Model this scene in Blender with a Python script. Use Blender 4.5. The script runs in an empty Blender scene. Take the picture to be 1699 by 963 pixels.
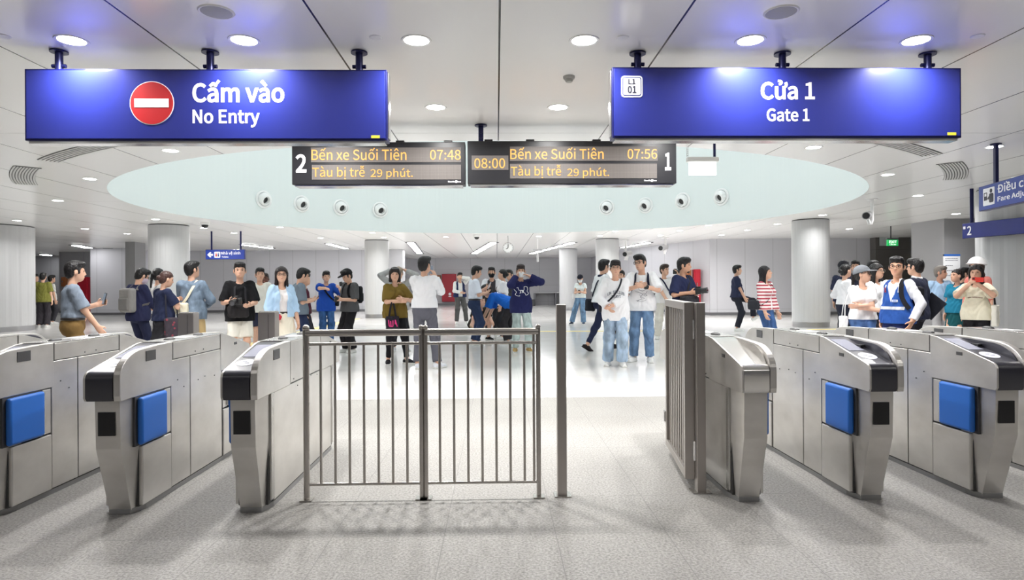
import bpy, bmesh, math, random
import numpy as np
from mathutils import Vector, Matrix
from mathutils.bvhtree import BVHTree

# ------------------------------------------------------------------ camera, world, exposure
W_PX, H_PX, F_PX = 1699.0, 963.0, 1050.0
CAMH, CEIL = 1.29, 3.24
YAW, ROLL, VY = math.atan(25.5/F_PX), 0.006, 475.0
sc = bpy.context.scene
COL = sc.collection
cam_d = bpy.data.cameras.new('camera')
cam = bpy.data.objects.new('camera', cam_d); COL.objects.link(cam)
sc.camera = cam
cam_d.sensor_width = 36.0; cam_d.lens = 36.0*F_PX/W_PX
cam_d.shift_y = -(481.5-VY)/W_PX
cam_d.clip_start = 0.05; cam_d.clip_end = 300
FWD = Vector((math.sin(YAW), math.cos(YAW), 0))
RT0 = Vector((math.cos(YAW), -math.sin(YAW), 0)); UP0 = Vector((0, 0, 1))
RT = RT0*math.cos(ROLL) - UP0*math.sin(ROLL)
UP = UP0*math.cos(ROLL) + RT0*math.sin(ROLL)
cam.matrix_world = Matrix(((RT.x, UP.x, -FWD.x, 0), (RT.y, UP.y, -FWD.y, 0), (RT.z, UP.z, -FWD.z, CAMH), (0, 0, 0, 1)))
EYE = Vector((0, 0, CAMH))
wd = bpy.data.worlds.new('world'); sc.world = wd; wd.use_nodes = True
wd.node_tree.nodes['Background'].inputs[0].default_value = (0.8, 0.85, 0.9, 1)
wd.node_tree.nodes['Background'].inputs[1].default_value = 0.05
sc.view_settings.view_transform = 'Standard'; sc.view_settings.look = 'None'
sc.view_settings.gamma = 1.0; sc.view_settings.use_curve_mapping = False
sc.view_settings.exposure = 0.12
cy = sc.cycles
cy.use_denoising = True; cy.max_bounces = 10; cy.diffuse_bounces = 8; cy.glossy_bounces = 4
cy.transmission_bounces = 4; cy.sample_clamp_indirect = 6.0; cy.caustics_reflective = False; cy.caustics_refractive = False
LAMP_W = 36.0         # one recessed downlight
SKY_W = 370.0         # the luminous roof of the oval well
SLOT_W = 26.0

def ray(px, py):
    return FWD + RT*((px-849.5)/F_PX) + UP*((VY-py)/F_PX)
def on_floor(px, py, z=0.0):
    d = ray(px, py); return EYE + d*((z-CAMH)/d.z)
def on_ceil(px, py, z=None):
    d = ray(px, py); return EYE + d*(((CEIL if z is None else z)-CAMH)/d.z)
def on_y(px, py, y):
    d = ray(px, py); return EYE + d*(y/d.y)
def at_d(px, py, dist):
    return EYE + ray(px, py)*dist

# ------------------------------------------------------------------ materials
MATS = {}
def lin(c):
    return tuple((v/12.92 if v <= .04045 else ((v+.055)/1.055)**2.4) for v in c)
def srgb(r, g, b): return lin((r/255., g/255., b/255.))
def mat(name, col, rough=.5, metal=0., spec=.5, emit=None, estr=0., alpha=1., trans=0., bump=None, coat=0.):
    if name in MATS: return MATS[name]
    m = bpy.data.materials.new(name); m.use_nodes = True; MATS[name] = m
    b = m.node_tree.nodes['Principled BSDF']
    b.inputs['Base Color'].default_value = (*col, 1)
    b.inputs['Roughness'].default_value = rough; b.inputs['Metallic'].default_value = metal
    b.inputs['Specular IOR Level'].default_value = spec
    if coat: b.inputs['Coat Weight'].default_value = coat; b.inputs['Coat Roughness'].default_value = .05
    if emit: b.inputs['Emission Color'].default_value = (*emit, 1); b.inputs['Emission Strength'].default_value = estr
    if trans: b.inputs['Transmission Weight'].default_value = trans
    if alpha < 1: b.inputs['Alpha'].default_value = alpha
    if bump: add_bump(m, *bump)
    return m
def nodes(m):
    nt = m.node_tree; return nt, nt.nodes, nt.links, nt.nodes['Principled BSDF']
def add_bump(m, scale, strength, stretch=(1, 1, 1), dist=.01):
    nt, N, L, b = nodes(m)
    tc = N.new('ShaderNodeTexCoord'); mp = N.new('ShaderNodeMapping'); nz = N.new('ShaderNodeTexNoise'); bp = N.new('ShaderNodeBump')
    mp.inputs['Scale'].default_value = stretch; nz.inputs['Scale'].default_value = scale; nz.inputs['Detail'].default_value = 3
    bp.inputs['Strength'].default_value = strength; bp.inputs['Distance'].default_value = dist
    L.new(tc.outputs['Object'], mp.inputs[0]); L.new(mp.outputs[0], nz.inputs['Vector'])
    L.new(nz.outputs[0], bp.inputs['Height']); L.new(bp.outputs[0], b.inputs['Normal'])
def noise_col(m, scale, c1, c2, stretch=(1, 1, 1), detail=4, lo=.35, hi=.65, coord='Object'):
    nt, N, L, b = nodes(m)
    tc = N.new('ShaderNodeTexCoord'); mp = N.new('ShaderNodeMapping'); nz = N.new('ShaderNodeTexNoise'); rp = N.new('ShaderNodeValToRGB')
    mp.inputs['Scale'].default_value = stretch; nz.inputs['Scale'].default_value = scale; nz.inputs['Detail'].default_value = detail
    rp.color_ramp.elements[0].position = lo; rp.color_ramp.elements[1].position = hi
    rp.color_ramp.elements[0].color = (*c1, 1); rp.color_ramp.elements[1].color = (*c2, 1)
    L.new(tc.outputs[coord], mp.inputs[0]); L.new(mp.outputs[0], nz.inputs['Vector'])
    L.new(nz.outputs[0], rp.inputs[0]); L.new(rp.outputs[0], b.inputs['Base Color'])
    return rp
def line_mask(N, L, src, axis, period, offset, width):
    """1 on a line of the given width repeating every period along axis, else 0"""
    sx = N.new('ShaderNodeSeparateXYZ'); L.new(src, sx.inputs[0])
    a = N.new('ShaderNodeMath'); a.operation = 'SUBTRACT'; L.new(sx.outputs[axis], a.inputs[0]); a.inputs[1].default_value = offset - period/2
    w = N.new('ShaderNodeMath'); w.operation = 'WRAP'; L.new(a.outputs[0], w.inputs[0]); w.inputs[1].default_value = period/2; w.inputs[2].default_value = -period/2
    s = N.new('ShaderNodeMath'); s.operation = 'ABSOLUTE'
    # wrap centred on period/2 -> shift so that the line sits at 0
    L.new(w.outputs[0], s.inputs[0])
    d = N.new('ShaderNodeMath'); d.operation = 'SUBTRACT'; d.inputs[0].default_value = period/2; L.new(s.outputs[0], d.inputs[1])
    c = N.new('ShaderNodeMath'); c.operation = 'LESS_THAN'; L.new(d.outputs[0], c.inputs[0]); c.inputs[1].default_value = width/2
    return c.outputs[0]
def mix_in(N, L, fac, ca, cb):
    mx = N.new('ShaderNodeMix'); mx.data_type = 'RGBA'
    L.new(fac, mx.inputs['Factor'])
    for v, i in ((ca, 6), (cb, 7)):
        if isinstance(v, tuple): mx.inputs[i].default_value = (*v, 1)
        else: L.new(v, mx.inputs[i])
    return mx.outputs[2]

# ------------------------------------------------------------------ objects
def tag(o, label=None, cat=None, group=None, kind=None):
    if label: o['label'] = label
    if cat: o['category'] = cat
    if group: o['group'] = group
    if kind: o['kind'] = kind
    return o
def empty(name, loc=(0, 0, 0), rz=0., label=None, cat=None, group=None):
    o = bpy.data.objects.new(name, None); COL.objects.link(o)
    o.location = loc; o.rotation_euler = (0, 0, rz); o.empty_display_size = .1
    return tag(o, label, cat, group)
def obj(name, bm, m, parent=None, smooth=False, bevel=0., seg=2):
    me = bpy.data.meshes.new(name)
    bmesh.ops.recalc_face_normals(bm, faces=bm.faces)
    if smooth:
        for f in bm.faces: f.smooth = True
    bm.to_mesh(me); bm.free()
    o = bpy.data.objects.new(name, me); COL.objects.link(o)
    for x in (m if isinstance(m, (list, tuple)) else [m]): me.materials.append(x)
    if parent is not None: o.parent = parent
    if bevel:
        b = o.modifiers.new('bevel', 'BEVEL'); b.width = bevel; b.segments = seg; b.limit_method = 'ANGLE'; b.angle_limit = .6
    if smooth:
        try: me.set_sharp_from_angle(angle=.7)
        except Exception: pass
    return o
def BM(): return bmesh.new()
def box(bm, x0, x1, y0, y1, z0, z1):
    v = [bm.verts.new(p) for p in ((x0, y0, z0), (x1, y0, z0), (x1, y1, z0), (x0, y1, z0), (x0, y0, z1), (x1, y0, z1), (x1, y1, z1), (x0, y1, z1))]
    for f in ((3, 2, 1, 0), (4, 5, 6, 7), (0, 1, 5, 4), (1, 2, 6, 5), (2, 3, 7, 6), (3, 0, 4, 7)): bm.faces.new([v[i] for i in f])
    return bm
def cyl(bm, p, q, r, r2=None, n=16, caps=True):
    p = Vector(p); q = Vector(q); r2 = r if r2 is None else r2
    d = (q-p).normalized(); a = d.orthogonal().normalized(); b = d.cross(a)
    A = [bm.verts.new(p + (a*math.cos(2*math.pi*i/n) + b*math.sin(2*math.pi*i/n))*r) for i in range(n)]
    B = [bm.verts.new(q + (a*math.cos(2*math.pi*i/n) + b*math.sin(2*math.pi*i/n))*r2) for i in range(n)]
    for i in range(n): bm.faces.new((A[i], A[(i+1) % n], B[(i+1) % n], B[i]))
    if caps: bm.faces.new(A[::-1]); bm.faces.new(B)
    return bm
def tube(bm, pts, r, n=10):
    pts = [Vector(p) for p in pts]; rings = []; a = None
    for i, p in enumerate(pts):
        d = (pts[min(i+1, len(pts)-1)] - pts[max(i-1, 0)]).normalized()
        a = d.orthogonal().normalized() if a is None else (a - d*a.dot(d)).normalized()
        b = d.cross(a); rr = r[i] if isinstance(r, (list, tuple)) else r
        rings.append([bm.verts.new(p + (a*math.cos(2*math.pi*k/n) + b*math.sin(2*math.pi*k/n))*rr) for k in range(n)])
    for A, B in zip(rings, rings[1:]):
        for k in range(n): bm.faces.new((A[k], A[(k+1) % n], B[(k+1) % n], B[k]))
    bm.faces.new(rings[0][::-1]); bm.faces.new(rings[-1])
    return bm
def lathe(bm, prof, n=32, M=None):
    """prof = [(r, z)]; closed on the axis when r = 0"""
    rings = []
    for r, z in prof:
        rings.append([bm.verts.new((0, 0, z))] if r < 1e-6 else [bm.verts.new((r*math.cos(2*math.pi*i/n), r*math.sin(2*math.pi*i/n), z)) for i in range(n)])
    for A, B in zip(rings, rings[1:]):
        for i in range(n):
            j = (i+1) % n
            if len(A) == 1 and len(B) == 1: continue
            if len(A) == 1: bm.faces.new((A[0], B[i], B[j]))
            elif len(B) == 1: bm.faces.new((A[i], A[j], B[0]))
            else: bm.faces.new((A[i], A[j], B[j], B[i]))
    if M is not None: bmesh.ops.transform(bm, matrix=M, verts=bm.verts)
    return bm
def prism(bm, poly, axis, a, b):
    """poly of 2D points extruded along axis ('x': (y,z), 'y': (x,z), 'z': (x,y)) from a to b"""
    def P(u, v, w): return {'x': (w, u, v), 'y': (u, w, v), 'z': (u, v, w)}[axis]
    A = [bm.verts.new(P(u, v, a)) for u, v in poly]; B = [bm.verts.new(P(u, v, b)) for u, v in poly]
    n = len(poly)
    for i in range(n): bm.faces.new((A[i], A[(i+1) % n], B[(i+1) % n], B[i]))
    bm.faces.new(A[::-1]); bm.faces.new(B)
    return bm
def rrect(x0, x1, y0, y1, r, n=6):
    out = []
    for cx, cy_, a0 in ((x1-r, y1-r, 0), (x0+r, y1-r, 90), (x0+r, y0+r, 180), (x1-r, y0+r, 270)):
        for i in range(n+1):
            a = math.radians(a0 + 90*i/n); out.append((cx+r*math.cos(a), cy_+r*math.sin(a)))
    return out
def circ(x, y, rx, ry=None, n=32):
    ry = rx if ry is None else ry
    return [(x+rx*math.cos(2*math.pi*i/n), y+ry*math.sin(2*math.pi*i/n)) for i in range(n)]
def frame_of(origin, u, v):
    """matrix whose x axis is u, z axis is v (a wall sheet seen from -y)"""
    u = Vector(u).normalized(); v = Vector(v).normalized(); w = v.cross(u)
    return Matrix(((u.x, w.x, v.x, origin[0]), (u.y, w.y, v.y, origin[1]), (u.z, w.z, v.z, origin[2]), (0, 0, 0, 1)))
FONT = None
try:
    import os
    FONT = bpy.data.fonts.load(os.path.join(bpy.utils.system_resource('DATAFILES'), 'fonts', 'Noto Sans CJK Regular.woff2'))   # Blender's own bundled typeface (Vietnamese accents)
except Exception: pass
def text_mesh(name, body, m, parent, x0, z0, x1, z1, y, bold=0., depth=.002, M=None, keep=False, shear=0.):
    """flat lettering in the sheet y = const, fitted to the box x0..x1, z0..z1"""
    cu = bpy.data.curves.new(name, 'FONT'); cu.body = body
    if FONT: cu.font = FONT
    cu.offset = bold*.45; cu.extrude = 0; cu.resolution_u = 4; cu.shear = shear
    to = bpy.data.objects.new(name, cu); COL.objects.link(to)
    dg = bpy.context.evaluated_depsgraph_get(); dg.update()
    me = bpy.data.meshes.new_from_object(to.evaluated_get(dg))
    bpy.data.objects.remove(to); bpy.data.curves.remove(cu)
    n = len(me.vertices); co = np.empty(n*3, 'f'); me.vertices.foreach_get('co', co); co = co.reshape(-1, 3)
    lo, hi = co.min(0), co.max(0)
    sx = (x1-x0)/(hi[0]-lo[0]); sz = (z1-z0)/(hi[1]-lo[1])
    if keep: sx = sz = min(sx, sz)
    out = np.stack([x0+(co[:, 0]-lo[0])*sx, np.full(n, y), z0+(co[:, 1]-lo[1])*sz], 1).astype('f')
    me.vertices.foreach_set('co', out.ravel()); me.polygons.foreach_set('use_smooth', np.zeros(len(me.polygons), bool)); me.update()
    if M is not None: me.transform(M)
    o = bpy.data.objects.new(name, me); COL.objects.link(o); me.name = name
    me.materials.clear(); me.materials.append(m)
    if parent is not None: o.parent = parent
    if depth:
        s = o.modifiers.new('thick', 'SOLIDIFY'); s.thickness = depth; s.offset = 0
    return o
def struct(name, bm, m, **k):
    return tag(obj(name, bm, m, **k), kind='structure')
def ordinal(i): return ('first second third fourth fifth sixth seventh eighth ninth tenth eleventh twelfth thirteenth fourteenth fifteenth sixteenth seventeenth eighteenth nineteenth twentieth'.split())[i]

# ------------------------------------------------------------------ room materials
def tile_floor(name, base, rough, speck, joint, spec=.5, jw=.005):
    m = mat(name, base, rough, spec=spec)
    nt, N, L, b = nodes(m)
    tc = N.new('ShaderNodeTexCoord'); src = tc.outputs['Object']
    n1 = N.new('ShaderNodeTexNoise'); n1.inputs['Scale'].default_value = 75; n1.inputs['Detail'].default_value = 5; n1.inputs['Roughness'].default_value = .75
    L.new(src, n1.inputs['Vector'])
    r1 = N.new('ShaderNodeValToRGB'); r1.color_ramp.elements[0].position = .36; r1.color_ramp.elements[1].position = .6
    d = tuple(c*speck for c in base); r1.color_ramp.elements[0].color = (*d, 1); r1.color_ramp.elements[1].color = (*base, 1)
    L.new(n1.outputs[0], r1.inputs[0])
    n2 = N.new('ShaderNodeTexNoise'); n2.inputs['Scale'].default_value = 1.1; n2.inputs['Detail'].default_value = 4
    L.new(src, n2.inputs['Vector'])
    r2 = N.new('ShaderNodeValToRGB'); r2.color_ramp.elements[0].position = .3; r2.color_ramp.elements[1].position = .7
    r2.color_ramp.elements[0].color = (.88, .87, .86, 1); r2.color_ramp.elements[1].color = (1, 1, 1, 1)
    L.new(n2.outputs[0], r2.inputs[0])
    mu = N.new('ShaderNodeMix'); mu.data_type = 'RGBA'; mu.blend_type = 'MULTIPLY'; mu.inputs['Factor'].default_value = 1
    L.new(r1.outputs[0], mu.inputs[6]); L.new(r2.outputs[0], mu.inputs[7])
    mx = line_mask(N, L, src, 'X', .5775, TILE_X, jw); my = line_mask(N, L, src, 'Y', .5775, TILE_Y, jw)
    mm = N.new('ShaderNodeMath'); mm.operation = 'MAXIMUM'; L.new(mx, mm.inputs[0]); L.new(my, mm.inputs[1])
    L.new(mix_in(N, L, mm.outputs[0], mu.outputs[2], joint), b.inputs['Base Color'])
    return m
tp = on_floor(922, 886); TILE_X, TILE_Y = tp.x, tp.y
M_floor = tile_floor('granite_flamed', (.41, .397, .377), .5, .42, (.2, .195, .185), spec=.35, jw=.004)
M_polish = tile_floor('granite_polished', (.80, .795, .785), .12, .92, (.64, .63, .62), spec=.6)

SEAM_X = on_ceil(828, 120).x
M_ceil = mat('ceiling_panel', (.90, .895, .885), .22, spec=.55)
def _ceil():
    nt, N, L, b = nodes(M_ceil)
    tc = N.new('ShaderNodeTexCoord'); src = tc.outputs['Object']
    a = line_mask(N, L, src, 'X', 1.335, SEAM_X, .016)
    c = line_mask(N, L, src, 'Y', 6.35, 8.06, .007)
    mm = N.new('ShaderNodeMath'); mm.operation = 'MAXIMUM'; L.new(a, mm.inputs[0]); L.new(c, mm.inputs[1])
    L.new(mix_in(N, L, mm.outputs[0], (.90, .895, .885), (.02, .02, .022)), b.inputs['Base Color'])
    nz = N.new('ShaderNodeTexNoise'); nz.inputs['Scale'].default_value = .9; bp = N.new('ShaderNodeBump'); bp.inputs['Strength'].default_value = .06; bp.inputs['Distance'].default_value = .05
    L.new(src, nz.inputs['Vector']); L.new(nz.outputs[0], bp.inputs['Height']); L.new(bp.outputs[0], b.inputs['Normal'])
_ceil()
def panel_wall(name, base, px, pz, ox=0., rough=.4, seam=.45, axis='X', w=.012):
    m = mat(name, base, rough, spec=.5)
    nt, N, L, b = nodes(m)
    tc = N.new('ShaderNodeTexCoord'); src = tc.outputs['Object']
    a = line_mask(N, L, src, axis, px, ox, w); c = line_mask(N, L, src, 'Z', pz, .25, w*.6)
    mm = N.new('ShaderNodeMath'); mm.operation = 'MAXIMUM'; L.new(a, mm.inputs[0]); L.new(c, mm.inputs[1])
    L.new(mix_in(N, L, mm.outputs[0], base, tuple(v*seam for v in base)), b.inputs['Base Color'])
    return m
M_wall = panel_wall('wall_panel_grey', (.53, .53, .565), 1.2, 9.0, .3)
M_wallfar = panel_wall('wall_panel_far', (.58, .58, .61), 2.4, 1.1, .3)
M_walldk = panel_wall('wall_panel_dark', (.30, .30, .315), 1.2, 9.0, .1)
M_side = panel_wall('wall_panel_side', (.60, .60, .635), 1.2, 9.0, .3)
M_oval = mat('oval_cladding', (.76, .82, .82), .5, spec=.3, bump=(1.2, .25, (9, 9, .02), .02))
M_cap = mat('luminous_roof', (.9, .93, .95), .6)
M_black = mat('black_matt', (.012, .012, .013), .5)
M_dark = mat('dark_trim', (.06, .06, .065), .5)
M_skirt = mat('skirting_steel', (.2, .2, .215), .4, metal=.6)
M_colm = mat('column_cladding', (.45, .455, .465), .42, spec=.5)
M_white = mat('white_enamel', (.85, .85, .85), .35)
M_grey = mat('grey_plastic', (.33, .33, .33), .5)
M_yellow = mat('tactile_yellow', (.75, .6, .22), .5)
M_red = mat('red_enamel', (.42, .012, .03), .35)
M_orange = mat('orange_brown', (.3, .1, .03), .4)
M_stone = panel_wall('dark_stone', (.10, .095, .09), 40., .62, 0, rough=.18)

# ------------------------------------------------------------------ floor and ceiling
YB, YF, XW = -5.5, 50.0, 30.0
bm = BM(); box(bm, -XW, XW, YB, 7.3, -.2, 0); struct('floor', bm, M_floor)
bm = BM(); box(bm, -XW, XW, 7.3, YF, -.2, 0); struct('floor_polished', bm, M_polish)

OVX, OVY, OVA, OVB = -.05, 15.9, 8.46, 7.42
OV_TOP = 8.4
def oval_pt(t): return (OVX+OVA*math.cos(t), OVY+OVB*math.sin(t))
NOV = 160
bm = BM()
def ceiling_mesh(bm):
    for z in (CEIL, CEIL+.12):
        ring = [bm.verts.new((*oval_pt(2*math.pi*i/NOV), z)) for i in range(NOV)]
        outer = []
        for i in range(NOV):
            t = 2*math.pi*i/NOV; dx, dy = OVA*math.cos(t), OVB*math.sin(t)
            k = min((XW-OVX if dx > 0 else -XW-OVX)/dx if abs(dx) > 1e-6 else 1e9, (YF-OVY if dy > 0 else YB-OVY)/dy if abs(dy) > 1e-6 else 1e9)
            outer.append(bm.verts.new((OVX+dx*k, OVY+dy*k, z)))
        for i in range(NOV):
            j = (i+1) % NOV; bm.faces.new((ring[i], ring[j], outer[j], outer[i]))
        for cx_, cy2 in ((XW, YF), (-XW, YF), (-XW, YB), (XW, YB)):      # close the corners
            best = None
            for i in range(NOV):
                j = (i+1) % NOV; a, c = outer[i].co, outer[j].co
                if (abs(a.x-cx_) < 1e-4 or abs(a.y-cy2) < 1e-4) and (abs(c.x-cx_) < 1e-4 or abs(c.y-cy2) < 1e-4):
                    if (abs(a.x-cx_) < 1e-4) != (abs(c.x-cx_) < 1e-4): best = (outer[i], outer[j])
            if best: bm.faces.new((best[0], bm.verts.new((cx_, cy2, z)), best[1]))
        yield ring
r0, r1 = list(ceiling_mesh(bm))
struct('ceiling', bm, M_ceil)
bm = BM()
A = [bm.verts.new((*oval_pt(2*math.pi*i/NOV), CEIL)) for i in range(NOV)]
B = [bm.verts.new((*oval_pt(2*math.pi*i/NOV), OV_TOP)) for i in range(NOV)]
C2 = [bm.verts.new((OVX+(OVA+.12)*math.cos(2*math.pi*i/NOV), OVY+(OVB+.12)*math.sin(2*math.pi*i/NOV), OV_TOP)) for i in range(NOV)]
D2 = [bm.verts.new((OVX+(OVA+.12)*math.cos(2*math.pi*i/NOV), OVY+(OVB+.12)*math.sin(2*math.pi*i/NOV), CEIL+.10)) for i in range(NOV)]
for R0, R1 in ((A, B), (B, C2), (C2, D2), (D2, A)):
    for i in range(NOV):
        j = (i+1) % NOV; bm.faces.new((R0[i], R0[j], R1[j], R1[i]))
struct('wall_oval', bm, M_oval, smooth=True)
bm = BM(); prism(bm, [(OVX+(OVA+.12)*math.cos(2*math.pi*i/NOV), OVY+(OVB+.12)*math.sin(2*math.pi*i/NOV)) for i in range(NOV)], 'z', OV_TOP, OV_TOP+.1)
struct('ceiling_oval', bm, M_cap)
def area_light(name, loc, w, size, color=(1, 1, 1), parent=None, shape='DISK', size_y=None, spread=180., rot=(0, 0, 0)):
    ld = bpy.data.lights.new(name, 'AREA'); ld.shape = shape; ld.size = size; ld.energy = w; ld.color = color; ld.spread = math.radians(spread)
    if size_y: ld.size_y = size_y
    o = bpy.data.objects.new(name, ld); COL.objects.link(o); o.location = loc; o.rotation_euler = rot
    if parent is not None: o.parent = parent
    return o
area_light('oval_roof_light', (OVX, OVY, OV_TOP-.05), SKY_W, 2*OVA-1.0, (.97, 1, 1), shape='ELLIPSE', size_y=2*OVB-1.0)

# ------------------------------------------------------------------ walls
def wall(name, x0, y0, x1, y1, m, th=.2, z0=0., z1=CEIL, skirt=True):
    """a wall whose visible face runs from (x0,y0) to (x1,y1); the thickness lies to the left of that direction"""
    d = Vector((x1-x0, y1-y0, 0)); L_ = d.length; a = math.atan2(d.y, d.x)
    o = empty_free(name, m, L_, th, z0, z1); o.location = (x0, y0, 0); o.rotation_euler = (0, 0, a)
    tag(o, kind='structure')
    if skirt:
        bm = BM(); box(bm, 0, L_, -.012, .0, .0, .12); s = obj('baseboard_'+name[5:], bm, M_skirt); s.location = (x0, y0, 0); s.rotation_euler = (0, 0, a); tag(s, kind='structure')
    return o
def empty_free(name, m, L_, th, z0, z1):
    bm = BM(); box(bm, 0, L_, 0, th, z0, z1); return obj(name, bm, m)
YL = 33.5                                   # left back wall
xl1 = on_y(606, 470, YL).x
wall('wall_back_left', on_y(207, 470, YL).x, YL, xl1, YL, M_wall)
wall('wall_recess_left', xl1, YL, xl1+.9, 44, M_side)
YC = 44.0
wall('wall_back_center', xl1, YC, on_y(1060, 470, YC).x, YC, M_wallfar)
YR = 26.6
xr0 = on_y(1178, 450, YR).x
xs = on_y(1022, 450, 35.0).x
wall('wall_recess_right', xs, 44.0, xs, 35.0, M_side, skirt=False)
wall('wall_side_right', xs, 35.0, xr0, YR, M_wall)
wall('wall_back_right', xr0, YR, on_y(1453, 450, YR).x, YR, M_wall)
xq = on_y(1510, 450, YR).x
wall('wall_back_far_right', xq, YR+.3, XW, YR+.3, M_wall)
wall('wall_right', XW, YR+.6, XW, YB, M_side)
wall('wall_left', -XW, YB, -XW, 40, M_side)
wall('wall_front', XW, YB, -XW, YB, M_wall)
# left end: deeper bay in dark panels with a paler return
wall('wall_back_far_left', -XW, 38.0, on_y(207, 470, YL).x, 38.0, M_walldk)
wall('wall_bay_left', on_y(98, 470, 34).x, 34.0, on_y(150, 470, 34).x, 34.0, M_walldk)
wall('wall_bay_return', on_y(150, 470, 31).x, 31.0, on_y(210, 470, 31).x, 31.0, M_wall)
# dark stone lift portal on the right
bm = BM(); a = on_y(1453, 450, 26.2).x; b_ = on_y(1511, 450, 26.2).x
box(bm, a, b_, 26.2, 27.4, 0, CEIL); struct('wall_portal', bm, M_stone)
bm = BM(); p0 = on_y(1460, 378, 26.15); p1 = on_y(1491, 408, 26.15)
box(bm, p0.x, p1.x, 26.15, 26.19, p1.z, p0.z); struct('window_portal', bm, mat('portal_glass', (.42, .46, .46), .08, spec=.8))
# door recess to the right of the portal
bm = BM(); p0 = on_y(1511, 425, 26.7); p1 = on_y(1527, 425, 26.7)
box(bm, p0.x+.06, p1.x, 26.82, 26.86, 0, p0.z); struct('door_1', bm, mat('grey_door', (.32, .32, .33), .4))
# ------------------------------------------------------------------ columns and piers
def column(px, d, dia, label, name='column'):
    c = at_d(px, 470, d)
    e = empty(name, (c.x, c.y, 0), 0, label, 'column', 'round columns of the hall'); e['kind'] = 'structure'
    n = 96; r = dia/2
    prof = [(r*math.cos(2*math.pi*i/n)*(1-(.008 if i % 4 == 0 else 0)), r*math.sin(2*math.pi*i/n)*(1-(.008 if i % 4 == 0 else 0))) for i in range(n)]
    bm = BM(); prism(bm, prof, 'z', .16, CEIL-.03); obj('shaft', bm, M_colm, e)
    bm = BM(); cyl(bm, (0, 0, 0), (0, 0, .16), r-.015, n=64); obj('base_ring', bm, mat('column_base', (.4, .4, .41), .3, metal=.8), e)
    bm = BM(); cyl(bm, (0, 0, CEIL-.03), (0, 0, CEIL), r-.02, n=64); obj('shadow_gap', bm, M_dark, e)
    return e
column(281, 19.6, 1.15, 'pale fluted round column behind the man in denim shirt')
column(625.5, 26.5, 1.0, 'pale round column left of the woman in olive shirt')
column(1008, 26.5, .98, 'pale round column behind the two boys in white')
column(943, 33.5, .95, 'farther pale round column behind the woman in black cap')
column(1345, 19.2, 1.06, 'pale round column right of the woman in striped cardigan')
column(-15, 19.5, 2.2, 'pale fluted column at the left edge of the hall')
column(1735, 12.8, 2.3, 'broad pale fluted column under the fare adjustment sign')
def pier(px0, px1, d, depth, m, name):
    a = at_d(px0, 470, d); b = at_d(px1, 470, d)
    bm = BM(); box(bm, a.x, b.x, a.y, a.y+depth, 0, CEIL); return struct(name, bm, m)
pier(646, 668, 33, .9, mat('pier_grey', (.46, .46, .48), .4), 'wall_pier_center')
pier(208, 224, 26.5, .8, mat('pier_dark', (.27, .27, .28), .4), 'wall_pier_left')
pier(1567, 1645, 19.0, 1.5, mat('pier_mid', (.3, .3, .31), .35), 'wall_pier_right')

# tactile paving strips
def strip(name, pts, w=.3):
    bm = BM()
    for (xa, ya), (xb, yb) in zip(pts, pts[1:]):
        d = Vector((xb-xa, yb-ya, 0)).normalized(); n = Vector((-d.y, d.x, 0))*w/2
        vs = [bm.verts.new((xa+s*n.x, ya+s*n.y, z)) for z in (.0005, .006) for s in (1, -1)] + [bm.verts.new((xb+s*n.x, yb+s*n.y, z)) for z in (.0005, .006) for s in (1, -1)]
        for f in ((2, 3, 7, 6), (0, 2, 6, 4), (1, 5, 7, 3), (0, 1, 3, 2), (4, 6, 7, 5), (0, 4, 5, 1)): bm.faces.new([vs[i] for i in f])
    return struct(name, bm, M_yellow)
f = on_floor
pA, pB = f(395, 577), f(592, 529)
strip('trim_tactile_left', [(pA.x, pA.y), (pB.x, pB.y)])
pA, pB = f(640, 551.5), f(1100, 549.5)
strip('trim_tactile_center', [(pA.x, pA.y), (pB.x, pB.y)], .26)
pA, pB = f(1255, 549), f(1420, 546)
strip('trim_tactile_right', [(pA.x, pA.y), (pB.x, pB.y)], .26)
# ------------------------------------------------------------------ ceiling fittings
M_lampdisc = mat('lamp_diffuser', (.9, .9, .9), .5, emit=(1, .99, .97), estr=26)
M_trimw = mat('lamp_trim', (.8, .8, .8), .35)
bm = BM(); lathe(bm, [(0, .0), (.098, .0)], 32); ME_disc = obj('tmp', bm, M_lampdisc); bpy.data.objects.remove(ME_disc); ME_disc = bpy.data.meshes['tmp']; ME_disc.name = 'diffuser'
bm = BM(); lathe(bm, [(.098, .004), (.098, -.004), (.118, -.007), (.122, 0), (.122, .004), (.098, .004)], 32); _t = obj('tmp', bm, M_trimw); bpy.data.objects.remove(_t); ME_ring = bpy.data.meshes['tmp']; ME_ring.name = 'trim_ring'
LAMPS = bpy.data.lights.new('downlight_lamp', 'AREA'); LAMPS.shape = 'DISK'; LAMPS.size = .18; LAMPS.energy = LAMP_W; LAMPS.color = (1, .985, .96); LAMPS.spread = math.radians(150)
LAMPS_FILL = LAMPS.copy(); LAMPS_FILL.energy = LAMP_W*.5  # half-power fill for the added camera-side downlights
def downlight(p, label, group, lamp=None):
    k = math.hypot((p.x-OVX)/OVA, (p.y-OVY)/OVB)
    if k < 1.04: p = Vector((OVX+(p.x-OVX)*1.04/k, OVY+(p.y-OVY)*1.04/k, 0))      # never over the oval well
    e = empty('downlight', (p.x, p.y, CEIL), 0, label, 'ceiling light', group)
    a = bpy.data.objects.new('diffuser', ME_disc); a.location = (0, 0, -.003); a.parent = e; COL.objects.link(a)
    b = bpy.data.objects.new('trim_ring', ME_ring); b.parent = e; COL.objects.link(b)
    l = bpy.data.objects.new('lamp', lamp or LAMPS); l.location = (0, 0, -.012); l.parent = e; COL.objects.link(l)
    return e
near = [119, 405, 691, 969, 1245, 1520]
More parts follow.
